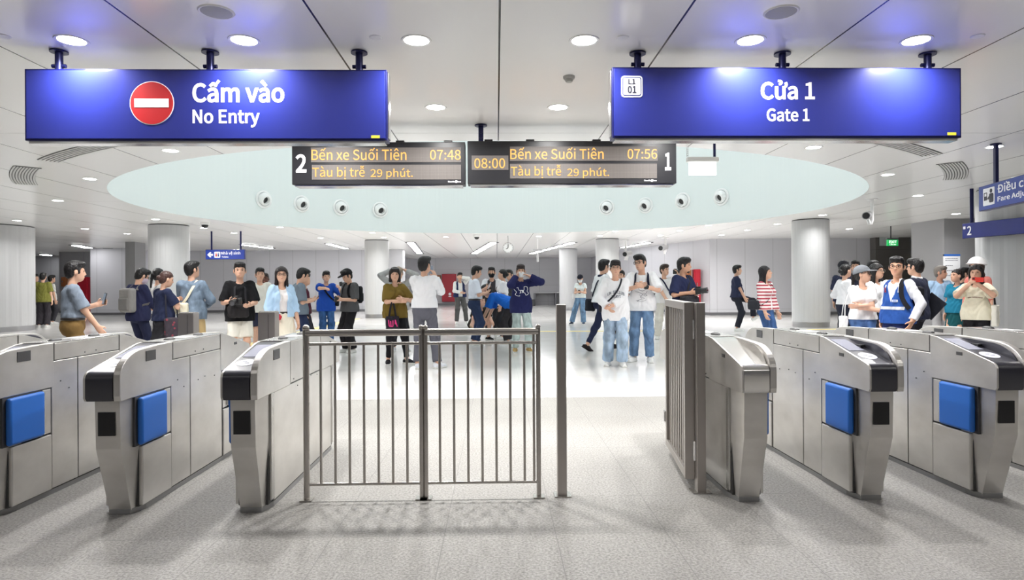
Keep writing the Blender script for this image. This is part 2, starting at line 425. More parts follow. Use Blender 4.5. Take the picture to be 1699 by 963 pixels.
nl = ['over the left end of the No Entry sign', 'over the middle of the No Entry sign', 'between the two blue signs, nearer left one',
      'between the two blue signs, nearer right one', 'over the middle of the Gate 1 sign', 'over the right end of the Gate 1 sign']
for px, t in zip(near, nl): downlight(on_ceil(px, 67), 'bright round recessed downlight '+t, 'downlights in front of the blue signs')
for px, t in ((723, 'left'), (926, 'right')): downlight(on_ceil(px, 178), f'farther round downlight between the blue signs, above the {t} train display', 'downlights above the train displays')
sets = {
 'left of the oval well': [(283, 250), (150, 297), (96, 333), (28, 366), (258, 364), (141, 380), (211, 388), (338, 378.5)],
 'right of the oval well': [(1350, 244.5), (1473, 290), (1523, 325), (1586, 355), (1650, 243.5), (1365, 357), (1290, 372), (1409, 380)],
 'beyond the oval well': [(388, 387), (467, 377), (532, 395), (618, 386.5), (637, 394), (740, 393.5), (894, 392.5), (995, 391.5), (1016, 383), (1096, 391), (1128, 383), (1165, 373.5), (1197, 390.5), (1240, 382)],
}
for nm, L_ in sets.items():
    for i, (px, py) in enumerate(sorted(L_)):
        downlight(on_ceil(px, py), f'small round downlight {nm}, {ordinal(i)} from the left', 'downlights '+nm)
# lamps of the same grid that the signs hide, then unseen ones added on the camera side to light the gate fronts
for k in (-4, -3, -2, 1, 2, 3):
    downlight(Vector((SEAM_X+1.335*(k+.5), on_ceil(723, 178).y, 0)), 'round downlight hidden behind a blue hanging sign', 'downlights hidden behind the signs')
for yy in (-1.2,):
    for k in (-4, -2, 1, 3, 5): 
        downlight(Vector((SEAM_X+1.335*(k-.5), yy, 0)), 'round downlight added out of view overhead to light the gate fronts', 'added downlights out of view near the camera', LAMPS_FILL)

for k in (-6, -4, 4, 6):
    downlight(Vector((SEAM_X+1.335*(k-.5), 1.3, 0)), 'round downlight added out of view overhead to light the gate fronts', 'added downlights out of view near the camera', LAMPS_FILL)  # unseen side lamps added to brighten the gate fronts
M_grille = mat('speaker_grille', (.36, .36, .37), .6)
for px, py, t in ((359, 19.5, 'above the No Entry sign'), (1296, 20, 'above the Gate 1 sign')):
    p = on_ceil(px, py); e = empty('ceiling_speaker', (p.x, p.y, CEIL), 0, 'round grey mesh ceiling speaker '+t, 'speaker', 'ceiling speakers')
    bm = BM(); lathe(bm, [(0, -.009), (.085, -.008), (.108, -.004)], 32); obj('grille', bm, M_grille, e, smooth=True)
    bm = BM(); lathe(bm, [(.106, .0), (.106, -.006), (.116, -.008), (.124, 0), (.106, 0)], 32); obj('rim', bm, M_trimw, e, smooth=True)
for i, (px, py, t) in enumerate(((623, 62, 'right of the No Entry sign top'), (1033, 62, 'near the left end of the Gate 1 sign'), (1622, 60, 'right of the Gate 1 sign'), (6, 60, 'at the left edge of the ceiling'), (243, 365.5, 'near the left fluted column'), (1317, 381, 'left of the right column'))):
    p = on_ceil(px, py); bm = BM(); lathe(bm, [(0, -.006), (.042, -.006), (.05, -.003), (.05, 0)], 24)
    o = obj('sprinkler_cover', bm, M_trimw); o.location = (p.x, p.y, CEIL); tag(o, 'small flat round sprinkler cover plate '+t, 'sprinkler', 'sprinkler cover plates')
p = on_ceil(944, 127); e = empty('smoke_detector', (p.x, p.y, CEIL), 0, 'small round grey smoke detector between the blue signs', 'smoke detector')
bm = BM(); lathe(bm, [(0, -.03), (.05, -.028), (.055, -.012), (.055, 0), (0, 0)], 28); obj('base', bm, mat('detector_grey', (.5, .5, .48), .5), e, smooth=True)
bm = BM(); lathe(bm, [(0, -.055), (.03, -.052), (.04, -.03)], 28); obj('sensor_head', bm, mat('detector_grey2', (.38, .38, .36), .5), e, smooth=True)

# curved slot diffusers concentric with the oval well
def ring_patch(bm, s0, s1, t0, t1, z, n, slot=None):
    def P(s, t): return (OVX+(OVA+s)*math.cos(t), OVY+(OVB+s)*math.sin(t), z)
    for i in range(n):
        a, b = t0+(t1-t0)*i/n, t0+(t1-t0)*(i+1)/n
        lo = [bm.verts.new(P(s, t)) for s, t in ((s0, a), (s1, a), (s1, b), (s0, b))]
        hi = [bm.verts.new((v.co.x, v.co.y, z+.02)) for v in lo]
        for f_ in ((lo[0], lo[1], lo[2], lo[3]), (lo[0], lo[3], hi[3], hi[0]), (lo[1], hi[1], hi[2], lo[2])): bm.faces.new(f_)
def slot_diffuser(name, a, b, width, t0, t1, label, nsl, nseg):
    e = empty(name, (0, 0, 0), 0, label, 'air vent', 'ceiling air vents around the oval')
    bm = BM(); ring_patch(bm, a, a+width, t0, t1, CEIL-.004, nseg); obj('backing', bm, mat('vent_dark', (.1, .1, .1), .6), e)
    bm = BM()
    for k in range(nsl):
        s = a+width*(k+.15)/nsl; ring_patch(bm, s, s+width/nsl*.62, t0, t1, CEIL-.012, nseg)
    obj('fins', bm, mat('vent_fin', (.52, .52, .51), .45), e)
def oval_param(px, py):
    p = on_ceil(px, py); t = math.atan2((p.y-OVY)/OVB, (p.x-OVX)/OVA)
    # offset s so that (OVA+s, OVB+s) ellipse passes through p
    s = 0
    for _ in range(40):
        v = ((p.x-OVX)/(OVA+s))**2+((p.y-OVY)/(OVB+s))**2; s += (math.sqrt(v)-1)*7
    t = math.atan2((p.y-OVY)/(OVB+s), (p.x-OVX)/(OVA+s)); return s, t
for pts, lab in ((((75, 266), (205, 238)), 'long curved slotted air vent under the left end of the No Entry sign'), (((1545, 257), (1452, 233)), 'long curved slotted air vent under the right end of the Gate 1 sign')):
    (s0, t0), (s1, t1) = oval_param(*pts[0]), oval_param(*pts[1])
    slot_diffuser('slot_vent', (s0+s1)/2-.14, 0, .3, t0, t1, lab, 6, 20)
for (pa, pb, s_, lab) in (((47, 306), (47, 277), .9, 'small curved grille vent in the ceiling at left of the long slot vent'), ((1577, 298), (1577, 270), .9, 'small curved grille vent in the ceiling near the fare adjustment sign')):
    (s0, t0), (s1, t1) = oval_param(*pa), oval_param(*pb)
    slot_diffuser('grille_vent', (s0+s1)/2-.16, 0, .36, t0, t1, lab, 9, 8)

# round jet nozzles on the oval cladding
def oval_hit(px, py):
    d = ray(px, py); o = EYE
    A_ = (d.x/OVA)**2+(d.y/OVB)**2; ox, oy = (o.x-OVX)/OVA, (o.y-OVY)/OVB
    B_ = 2*(ox*d.x/OVA+oy*d.y/OVB); C_ = ox*ox+oy*oy-1
    t = (-B_+math.sqrt(B_*B_-4*A_*C_))/(2*A_); return o+d*t
M_noz = mat('nozzle_white', (.86, .87, .87), .35)
M_nozin = mat('nozzle_inside', (.05, .05, .05), .6)
nz = [(437, 331), (500, 338.5), (565.5, 344.5), (630.5, 348.5), (1007, 344.5), (1071, 341), (1133, 333.5), (1197, 327)]
for i, (px, py) in enumerate(nz):
    p = oval_hit(px, py); n = Vector(((p.x-OVX)/OVA**2, (p.y-OVY)/OVB**2, 0)).normalized()*-1
    side = 'left' if i < 4 else 'right'
    e = empty('jet_nozzle', p, 0, f'white round air nozzle on the oval wall, {ordinal(i%4)} of the {side} four', 'air nozzle', 'jet nozzles on the oval wall')
    e.rotation_euler = n.to_track_quat('Z', 'Y').to_euler()
    bm = BM(); lathe(bm, [(.0, .0), (.25, .0), (.28, .012), (.28, .03), (.26, .05), (.22, .055)], 40); obj('flange', bm, M_noz, e, smooth=True)
    nd = (n + Vector((0, 0, -.45)) + Vector((-.25 if i < 4 else .25, 0, 0))*-1*0.6).normalized()
    q = n.to_track_quat('Z', 'Y').inverted() @ nd.to_track_quat('Z', 'Y')
    M_ = Matrix.Translation((0, 0, .02)) @ q.to_matrix().to_4x4()
    bm = BM(); lathe(bm, [(.215, -.02), (.205, .06), (.17, .12), (.13, .15), (.118, .15), (.108, .10), (.10, .02)], 36, M_); obj('nozzle_ball', bm, M_noz, e, smooth=True)
    bm = BM(); lathe(bm, [(0, .05), (.104, .05)], 28, M_); obj('throat', bm, M_nozin, e)

# linear light slots in the far ceiling
M_slot = mat('slot_light', (.9, .9, .9), .5, emit=(1, 1, 1), estr=24)
def slot_group(p0, p1, n, label, w=.16):
    a, b = on_ceil(*p0), on_ceil(*p1); d = (b-a); L_ = d.length; u = d.normalized()
    e = empty('linear_light', (a.x, a.y, CEIL), math.atan2(u.y, u.x), label, 'ceiling light', 'linear light slots in the far ceiling')
    bm = BM(); box(bm, -.05, L_+.05, -w*.75, w*.75, -.02, -.002); obj('channel', bm, mat('slot_dark', (.08, .08, .09), .4), e)
    for k in range(n):
        s0 = L_*(k+.1)/n; bm = BM(); box(bm, s0, s0+L_/n*.7, -w/2, w/2, -.032, -.018); obj('lamp_strip', bm, M_slot, e)
slot_group((402, 405.5), (452, 412), 4, 'line of bright ceiling light strips above the toilets sign', .2)
slot_group((544, 404), (576, 412.5), 4, 'line of bright ceiling light strips left of the center-left column', .2)
slot_group((681, 402), (697, 421), 5, 'line of bright ceiling light strips above the man in white shirt', .3)
slot_group((819, 402), (786, 421), 5, 'line of bright ceiling light strips left of the round clock', .3)
slot_group((951, 402), (880, 421), 6, 'line of bright ceiling light strips right of the round clock', .25)
slot_group((1078, 402), (1030, 411), 3, 'line of bright ceiling light strips right of the center-right column', .2)
slot_group((124, 406.5), (150, 411.5), 2, 'line of ceiling light strips above the man holding a phone', .3)
slot_group((180, 412), (205, 415), 1, 'short ceiling light strip left of the dark pier', .3)
slot_group((70, 422), (84, 424), 1, 'short ceiling light strip right of the left edge column', .3)

# ------------------------------------------------------------------ hanging signs
M_blue = mat('sign_blue', srgb(36, 44, 120), .25, spec=.6, emit=srgb(30, 40, 190), estr=.03, coat=.3)
M_bluetrim = mat('sign_frame', srgb(22, 26, 90), .3, metal=.3)
M_bluedk = mat('sign_blue_dark', srgb(36, 58, 140), .3, emit=srgb(30, 45, 140), estr=.10)
M_txt = mat('sign_lettering', (.8, .8, .84), .4, emit=(1, 1, 1), estr=.08)
M_signred = mat('sign_red', srgb(176, 26, 32), .35)
M_chrome = mat('polished_steel', (.75, .75, .76), .18, metal=1.)
M_ylabel = mat('yellow_label', (.85, .7, .05), .4)
M_rod = mat('rod_navy', srgb(30, 33, 80), .35, metal=.4)
YS = 5.2
def PX(px, py, y=YS): q = on_y(px, py, y); return q.x, q.z
def rod(e, x, y, z0, name='hanger_rod', r=.03, fl=True):
    bm = BM(); cyl(bm, (x, y, z0), (x, y, CEIL), r, n=18)
    if fl: cyl(bm, (x, y, CEIL-.014), (x, y, CEIL-.004), r*2.1, n=24); cyl(bm, (x-r*1.5, y, z0+.05), (x+r*1.5, y, z0+.05), .014, n=10)
    return obj(name, bm, M_rod, e, smooth=True)
def sign_box(name, x0, x1, z0, z1, y, dep, label, rods, mblue):
    e = empty(name, ((x0+x1)/2, y+dep/2, z0), 0, label, 'sign', 'large blue hanging signs')
    ox, oy, oz = e.location
    bm = BM(); box(bm, x0-ox, x1-ox, y-oy+.004, y-oy+dep, 0, z1-oz); obj('sign_body', bm, M_bluetrim, e, bevel=.004)
    bm = BM(); box(bm, x0-ox+.012, x1-ox-.012, y-oy, y-oy+.01, .014, z1-oz-.012); obj('face_panel', bm, mblue, e, bevel=.003)
    bm = BM(); box(bm, x0-ox+.02, x1-ox-.02, y-oy+.02, y-oy+dep-.01, -.02, .0); obj('bottom_rail', bm, M_chrome, e, bevel=.003)
    for s in (x0-ox-.012, x1-ox): 
        bm = BM(); box(bm, s, s+.012, y-oy+.03, y-oy+dep-.02, .02, z1-oz-.02); obj('end_cap', bm, M_chrome, e, bevel=.003)
    for i, px in enumerate(rods): rod(e, px-ox, dep/2, z1-oz-.01 if False else z1-oz).matrix_parent_inverse
    return e
def to_local(e, *v): return v[0]-e.location.x, v[1]-e.location.z
(x0, z1), (x1, z0) = PX(40, 114), PX(642, 233)
SL = None
def fix_rod(e):
    for c in e.children:
        if c.name.startswith('hanger_rod'):
            for v in c.data.vertices:
                if v.co.z > CEIL-e.location.z-.0 : v.co.z -= e.location.z
def big_sign(x0, x1, z0, z1, label, rpx):
    y, dep = YS, .14
    e = sign_box('hanging_sign', x0, x1, z0, z1, y, dep, label, [], M_blue)
    for px in rpx:
        xr = on_y(px, 100, y+dep/2).x - e.location.x
        h = CEIL-e.location.z; zt = z1-z0
        bm = BM(); cyl(bm, (xr, 0, zt), (xr, 0, h), .03, n=18); cyl(bm, (xr, 0, h-.016), (xr, 0, h-.004), .068, n=24)
        cyl(bm, (xr-.055, 0, zt+.045), (xr+.055, 0, zt+.045), .016, n=10)
        obj('hanger_rod', bm, M_rod, e, smooth=True)
    return e
E = big_sign(x0, x1, z0, z1, 'long blue hanging sign reading Cấm vào No Entry with red disc', (98, 349, 596))
def sx(e, px, py): 
    q = on_y(px, py, YS); return q.x-e.location.x, q.z-e.location.z
def stext(e, name, body, pa, pb, pc, pd, m=M_txt, bold=.012, y=None, **k):
    a = sx(e, pa, pb); b = sx(e, pc, pd); return text_mesh(name, body, m, e, a[0], b[1], b[0], a[1], (YS-.0008)-e.location.y if y is None else y, bold=bold, depth=.001, **k)
stext(E, 'lettering', 'Cấm vào', 319, 132, 472, 170.5, bold=.022)
stext(E, 'lettering', 'No Entry', 319.5, 182, 431, 211.5, bold=.018)
c = sx(E, 252.3, 171.3); R_ = sx(E, 289, 171)[0]-c[0]
bm = BM(); prism(bm, circ(c[0], c[1], R_, n=56), 'y', YS-.003-E.location.y, YS-E.location.y); obj('no_entry_rim', bm, M_txt, E)
bm = BM(); prism(bm, circ(c[0], c[1], R_*.965, n=56), 'y', YS-.005-E.location.y, YS-E.location.y); obj('no_entry_disc', bm, M_signred, E)
a, b = sx(E, 223.5, 164), sx(E, 280.5, 178.5)
bm = BM(); box(bm, a[0], b[0], YS-.007-E.location.y, YS-E.location.y, b[1], a[1]); obj('no_entry_bar', bm, M_txt, E)
a, b = sx(E, 616, 225), sx(E, 630, 229.5)
bm = BM(); box(bm, a[0], b[0], YS-.004-E.location.y, YS-E.location.y, b[1], a[1]); obj('yellow_label', bm, M_ylabel, E)
(x0, z1), (x1, z0) = PX(1016, 111), PX(1596, 228.5)
E = big_sign(x0, x1, z0, z1, 'long blue hanging sign reading Cửa 1 Gate 1 with white L1 01 badge', (1058, 1298, 1539))
stext(E, 'lettering', 'Cửa 1', 1262, 132, 1352, 165.5, bold=.022)
stext(E, 'lettering', 'Gate 1', 1272, 180, 1343, 201.5, bold=.018)
a, b = sx(E, 1030.5, 126), sx(E, 1066, 161.5)
yy = YS-E.location.y
bm = BM(); prism(bm, rrect(a[0], b[0], b[1], a[1], .025), 'y', yy-.003, yy); obj('badge_border', bm, M_txt, E)
bm = BM(); prism(bm, rrect(a[0]+.011, b[0]-.011, b[1]+.011, a[1]-.011, .019), 'y', yy-.0045, yy); obj('badge_line', bm, M_blue, E)
bm = BM(); prism(bm, rrect(a[0]+.017, b[0]-.017, b[1]+.017, a[1]-.017, .015), 'y', yy-.006, yy); obj('badge_face', bm, M_txt, E)
M_ink = mat('sign_ink', (.03, .03, .05), .5)
stext(E, 'badge_lettering', 'L1', 1042, 131.5, 1054, 140.5, m=M_ink, bold=.03, y=yy-.0068)
stext(E, 'badge_lettering', '01', 1041, 143, 1055.5, 155.5, m=M_ink, bold=.03, y=yy-.0068)
a, b = sx(E, 1572, 220), sx(E, 1586, 224.5)
bm = BM(); box(bm, a[0], b[0], yy-.004, yy, b[1], a[1]); obj('yellow_label', bm, M_ylabel, E)

# LED train displays
M_case = mat('display_case', (.014, .014, .017), .35)
M_led = mat('led_matrix', (.085, .075, .07), .6, emit=(.16, .12, .09), estr=.6)
def _led():
    nt, N, L, b = nodes(M_led)
    tc = N.new('ShaderNodeTexCoord'); src = tc.outputs['Object']
    a = line_mask(N, L, src, 'X', .0125, 0, .005); c = line_mask(N, L, src, 'Z', .0125, 0, .005)
    mm = N.new('ShaderNodeMath'); mm.operation = 'MAXIMUM'; L.new(a, mm.inputs[0]); L.new(c, mm.inputs[1])
    L.new(mix_in(N, L, mm.outputs[0], (.24, .2, .175), (.05, .045, .04)), b.inputs['Emission Color'])
_led()
M_amber = mat('led_amber', (.08, .04, .01), .5, emit=(1, .50, .12), estr=1.25)
YD = 7.55
def display(px0, py0, px1, py1, label, parts):
    a, b = on_y(px0, py0, YD), on_y(px1, py1, YD)
    e = empty('train_display', ((a.x+b.x)/2, YD+.1, b.z), 0, label, 'display', 'train departure displays')
    L_ = lambda px, py: (on_y(px, py, YD).x-e.location.x, on_y(px, py, YD).z-e.location.z)
    w, h = b.x-a.x, a.z-b.z
    bm = BM(); box(bm, -w/2, w/2, -.1, .1, 0, h); obj('case', bm, M_case, e, bevel=.006)
    bm = BM(); box(bm, -w/2+.03, w/2-.03, -.085, .09, -.02, 0); obj('bottom_rail', bm, M_chrome, e, bevel=.004)
    for q in (.1, .3, .62, .9):
        bm = BM(); box(bm, -w/2+w*q-.05, -w/2+w*q+.05, -.06, .02, h, h+.03); obj('latch', bm, M_case, e, bevel=.005)
    for kind, body, (qa, qb, qc, qd) in parts:
        p, q = L_(qa, qb), L_(qc, qd)
        if kind == 'panel':
            bm = BM(); box(bm, p[0], q[0], -.104, -.1, q[1], p[1]); obj('led_panel', bm, M_led, e)
        elif kind == 'amber': text_mesh('led_lettering', body, M_amber, e, p[0], q[1], q[0], p[1], -.107, bold=.004)
        elif kind == 'plain': text_mesh('lettering', body, M_txt, e, p[0], q[1], q[0], p[1], -.103, bold=.025)
        elif kind == 'mark':
            bm = BM(); x_, zc, wd_ = p[0], (p[1]+q[1])/2, q[0]-p[0]
            n_ = 9
            for i in range(n_):
                hh = .011 if i % 3 else .016
                if i == 5: prism(bm, circ(x_+wd_*(i+.5)/n_, zc, .016, n=16), 'y', -.103, -.1)
                else: box(bm, x_+wd_*i/n_, x_+wd_*(i+.72)/n_, -.103, -.1, zc-.008, zc-.008+hh)
            obj('maker_mark', bm, M_txt, e)
    return e
display(484, 236, 772, 306, 'black LED train display with number 2 showing 07:48', [
    ('panel', '', (516, 245, 765, 269)), ('panel', '', (517.5, 274, 765, 298)), ('plain', '2', (490.5, 256, 508.5, 286.5)),
    ('amber', 'Bến xe Suối Tiên', (517, 245.5, 674.5, 266)), ('amber', '07:48', (713.5, 249, 764.5, 265.5)), ('amber', 'Tàu bị trễ', (518.5, 275.5, 605.5, 298)), ('amber', '29 phút.', (615, 279, 685, 297.5)), ('mark', '', (743.5, 299.5, 765.5, 303.5))])
D2_ = display(775.5, 234, 1122.5, 304.5, 'black LED train display with number 1 showing 08:00 and 07:56', [
    ('panel', '', (846, 243.5, 1091, 267)), ('panel', '', (846, 272, 1090, 296)), ('panel', '', (782.5, 258.5, 843.5, 282)), ('plain', '1', (1103, 253.5, 1113.5, 283)),
    ('amber', 'Bến xe Suối Tiên', (846.5, 244.5, 1001.5, 264.5)), ('amber', '07:56', (1041, 247.5, 1090, 264)), ('amber', 'Tàu bị trễ', (847.5, 274, 931, 296)), ('amber', '29 phút.', (941, 278, 1010.5, 296)),
    ('amber', '08:00', (787, 263, 838, 279.5)), ('mark', '', (1069, 297.5, 1090, 302))])
xr = on_y(798, 225, YD+.1).x-D2_.location.x; h = CEIL-D2_.location.z; zt = on_y(798, 236, YD+.1).z-D2_.location.z
bm = BM(); box(bm, xr-.03, xr+.03, -.02, .02, zt-.03, h-.01); cyl(bm, (xr, 0, h-.016), (xr, 0, h-.002), .075, n=24); cyl(bm, (xr, -.03, zt+.06), (xr, -.02, zt+.06), .02, n=12); cyl(bm, (xr, -.03, zt+.12), (xr, -.02, zt+.12), .02, n=12)
obj('hanger_rod', bm, M_rod, D2_)

# overexposed white exit lightbox
y = 8.6; a, b = on_y(1139, 261, y), on_y(1192, 291, y)
e = empty('exit_lightbox', ((a.x+b.x)/2, y, b.z), 0, 'glowing white exit light box hanging right of the train displays', 'exit sign')
w, h = b.x-a.x, a.z-b.z
bm = BM(); box(bm, -w/2, w/2, -.045, .045, h*.72, h); obj('housing', bm, mat('lightbox_white', (.8, .8, .78), .4), e, bevel=.02)
bm = BM(); box(bm, -w/2+.03, w/2-.03, -.02, .02, 0, h*.74); obj('lit_panel', bm, mat('lightbox_lit', (.95, .95, .95), .4, emit=(.93, 1, .97), estr=1.6), e, bevel=.01)
bm = BM(); xr = w*.38; cyl(bm, (xr, 0, h), (xr, 0, CEIL-b.z), .018, n=10); obj('hanger_rod', bm, M_rod, e)
bm = BM()
for k in range(7): 
    zz = h+(CEIL-b.z-h)*k/7
    if zz < CEIL-b.z: tube(bm, [(-w*.47+.012*math.cos(t), .0, zz+.012+.018*math.sin(t)) for t in [i*2*math.pi/10 for i in range(11)]], .003, 5)
obj('chain', bm, M_chrome, e)

# small hanging signs
def small_sign(name, p0, p1, y, label, rods, m, dep=.1):
    a, b = on_y(*p0, y), on_y(*p1, y)
    e = empty(name, ((a.x+b.x)/2, y, b.z), 0, label, 'sign'); w, h = b.x-a.x, a.z-b.z
    bm = BM(); box(bm, -w/2, w/2, 0, dep, 0, h); obj('sign_body', bm, M_bluetrim, e, bevel=.006)
    bm = BM(); box(bm, -w/2+.01, w/2-.01, -.004, .01, .01, h-.01); obj('face_panel', bm, m, e)
    for px in rods:
        xr = on_y(px, 400, y).x-e.location.x
        bm = BM(); cyl(bm, (xr, dep/2, h), (xr, dep/2, CEIL-e.location.z), .03, n=12); obj('hanger_rod', bm, M_rod, e)
    return e, (lambda px, py: (on_y(px, py, y).x-e.location.x, on_y(px, py, y).z-e.location.z))
e, L_ = small_sign('toilet_sign', (341, 414.5), (406, 430.5), 22.0, 'small blue hanging toilet sign with left arrow reading Nhà vệ sinh', (350, 398.5), M_bluedk)
def lt(e, L_, name, body, q, m=M_txt, bold=.012, y=-.008): 
    a, b = L_(q[0], q[1]), L_(q[2], q[3]); return text_mesh(name, body, m, e, a[0], b[1], b[0], a[1], y, bold=bold)
lt(e, L_, 'lettering', 'Nhà vệ sinh', (367, 417.3, 399, 423.8)); lt(e, L_, 'lettering', 'Toilets', (368, 425, 379, 427.8))
a, b = L_(344, 418.5), L_(353.5, 427.5); cz = (a[1]+b[1])/2; hw = (a[1]-b[1])/2
bm = BM(); t_ = .032
prism(bm, [(a[0], cz), (a[0]+hw, cz+hw), (a[0]+hw+.05, cz+hw-.02), (a[0]+.09, cz+t_), (b[0], cz+t_), (b[0], cz-t_), (a[0]+.09, cz-t_), (a[0]+hw+.05, cz-hw+.02), (a[0]+hw, cz-hw)], 'y', -.008, -.002); obj('arrow', bm, M_txt, e)
a, b = L_(355.7, 418), L_(365.5, 427.8)
bm = BM(); prism(bm, rrect(a[0], b[0], b[1], a[1], .02), 'y', -.008, -.002); obj('pictogram_plate', bm, M_txt, e)
for fx, m_ in ((.32, M_signred), (.68, mat('sign_navy', srgb(40, 50, 110), .4))):
    cx = a[0]+(b[0]-a[0])*fx; zz = b[1]; H_ = a[1]-b[1]
    bm = BM(); prism(bm, circ(cx, zz+H_*.75, H_*.09, n=14), 'y', -.011, -.006); prism(bm, [(cx-H_*.12, zz+H_*.18), (cx+H_*.12, zz+H_*.18), (cx+H_*.13, zz+H_*.62), (cx-H_*.13, zz+H_*.62)], 'y', -.011, -.006); obj('pictogram', bm, m_, e)

# angled fare adjustment sign in front of the broad right column
pa = at_d(1624, 330, 9.2); pb = at_d(1790, 330, 7.1)
zt, zb = at_d(1624, 311, 9.2).z, at_d(1624, 351.5, 9.2).z
d = Vector((pb.x-pa.x, pb.y-pa.y, 0)); Ls = d.length; ang = math.atan2(d.y, d.x)
e = empty('fare_adjustment_sign', (pa.x, pa.y, zb), ang, 'angled blue hanging sign reading Điều chỉnh Fare Adjustment with white pictogram', 'sign'); h = zt-zb
bm = BM(); box(bm, 0, Ls, 0, .1, 0, h); obj('sign_body', bm, M_bluetrim, e, bevel=.006)
bm = BM(); box(bm, .01, Ls-.01, -.004, .01, .01, h-.01); obj('face_panel', bm, M_bluedk, e)
def on_sheet(px, py):
    n = Vector((-math.sin(ang), math.cos(ang), 0)); dd = ray(px, py); t = (Vector((pa.x, pa.y, 0))-EYE).dot(n)/dd.dot(n); q = EYE+dd*t
    return (Vector((q.x-pa.x, q.y-pa.y, 0)).dot(d.normalized()), q.z-zb)
a, b = on_sheet(1632, 314), on_sheet(1651, 340)
pw = b[0]-a[0]
bm = BM(); prism(bm, rrect(a[0], b[0], .06, h-.05, .015), 'y', -.008, -.002); obj('pictogram_plate', bm, M_txt, e)
x_, s_ = a[0], pw
bm = BM()
prism(bm, circ(x_+s_*.72, h*.72, s_*.1, n=18), 'y', -.012, -.006); prism(bm, rrect(x_+s_*.56, x_+s_*.92, h*.26, h*.62, s_*.08), 'y', -.012, -.006)
prism(bm, [(x_+s_*.4, h*.44), (x_+s_*.46, h*.39), (x_+s_*.6, h*.47), (x_+s_*.58, h*.55)], 'y', -.012, -.006)
box(bm, x_+s_*.1, x_+s_*.36, -.012, -.006, h*.38, h*.54); box(bm, x_+s_*.1, x_+s_*.36, -.012, -.006, h*.66, h*.69); box(bm, x_+s_*.1, x_+s_*.13, -.012, -.006, h*.54, h*.68); box(bm, x_+s_*.33, x_+s_*.36, -.012, -.006, h*.54, h*.68)
obj('pictogram', bm, M_ink, e)
x0 = on_sheet(1656, 320)[0]
text_mesh('lettering', 'Điều chỉnh', M_txt, e, x0, h*.55, x0+(on_sheet(1699, 310)[0]-x0)*1.72, h*.93, -.007, bold=.015)
text_mesh('lettering', 'Fare Adjustment', M_txt, e, x0, h*.17, x0+(on_sheet(1699, 330)[0]-x0)*1.95, h*.43, -.007, bold=.015)
xr = on_sheet(1646, 310)[0]
bm = BM(); box(bm, xr-.03, xr+.03, .03, .07, h, CEIL-zb); cyl(bm, (xr, .05, CEIL-zb-.015), (xr, .05, CEIL-zb-.003), .07, n=20); obj('hanger_rod', bm, M_rod, e)
bm = BM(); xr = Ls-.4; box(bm, xr-.03, xr+.03, .03, .07, h, CEIL-zb); obj('hanger_rod', bm, M_rod, e)

# blue gate sign with number 2, partly behind the broad column
pa = at_d(1596.5, 380, 13.2); pb = at_d(1700, 380, 11.9)
zt, zb = at_d(1596.5, 371.5, 13.2).z, at_d(1596.5, 396.5, 13.2).z
d = Vector((pb.x-pa.x, pb.y-pa.y, 0)); Ls = d.length; ang = math.atan2(d.y, d.x)
e = empty('gate_sign', (pa.x, pa.y, zb), ang, 'small bright blue hanging sign with white number 2 beside the broad column', 'sign'); h = zt-zb
bm = BM(); box(bm, 0, Ls, 0, .1, 0, h); obj('sign_body', bm, M_bluetrim, e, bevel=.006)
bm = BM(); box(bm, .01, Ls-.01, -.004, .01, .01, h-.01); obj('face_panel', bm, M_blue, e)
a, b = on_sheet(1605, 376), on_sheet(1612, 392); text_mesh('lettering', '2', M_txt, e, a[0], h*.2, b[0], h*.8, -.007, bold=.02)
a, b = on_sheet(1598.5, 376), on_sheet(1602.3, 380); bm = BM(); prism(bm, rrect(a[0], b[0], h*.62, h*.8, .008), 'y', -.008, -.002); obj('badge', bm, M_txt, e)
xr = on_sheet(1609, 365)[0]; bm = BM(); cyl(bm, (xr, .05, h), (xr, .05, CEIL-zb), .035, n=12); obj('hanger_rod', bm, M_rod, e)

# green exit sign
y = 21.0; a, b = on_y(1472.5, 398, y), on_y(1490.5, 408, y)
e = empty('exit_sign', ((a.x+b.x)/2, y, b.z), 0, 'small green lit EXIT sign hanging before the dark stone portal', 'exit sign'); w, h = b.x-a.x, a.z-b.z
bm = BM(); box(bm, -w/2, w/2, 0, .06, 0, h); obj('lit_panel', bm, mat('exit_green', srgb(20, 160, 80), .4, emit=srgb(20, 170, 85), estr=.7), e, bevel=.006)
bm = BM(); box(bm, -w/2-.02, w/2+.02, -.005, .07, h, h+.05); obj('housing', bm, M_dark, e)
text_mesh('lettering', 'EXIT', mat('exit_white', (1, 1, 1), .5, emit=(1, 1, 1), estr=.9), e, -w*.36, h*.42, w*.36, h*.85, -.006, bold=.02)
text_mesh('lettering', 'LỐI RA', MATS['exit_white'], e, -w*.3, h*.1, w*.3, h*.34, -.006, bold=.02)
bm = BM(); cyl(bm, (-.05, .03, h+.05), (-.05, .03, CEIL-b.z), .02, n=10); obj('hanger_rod', bm, M_dark, e)

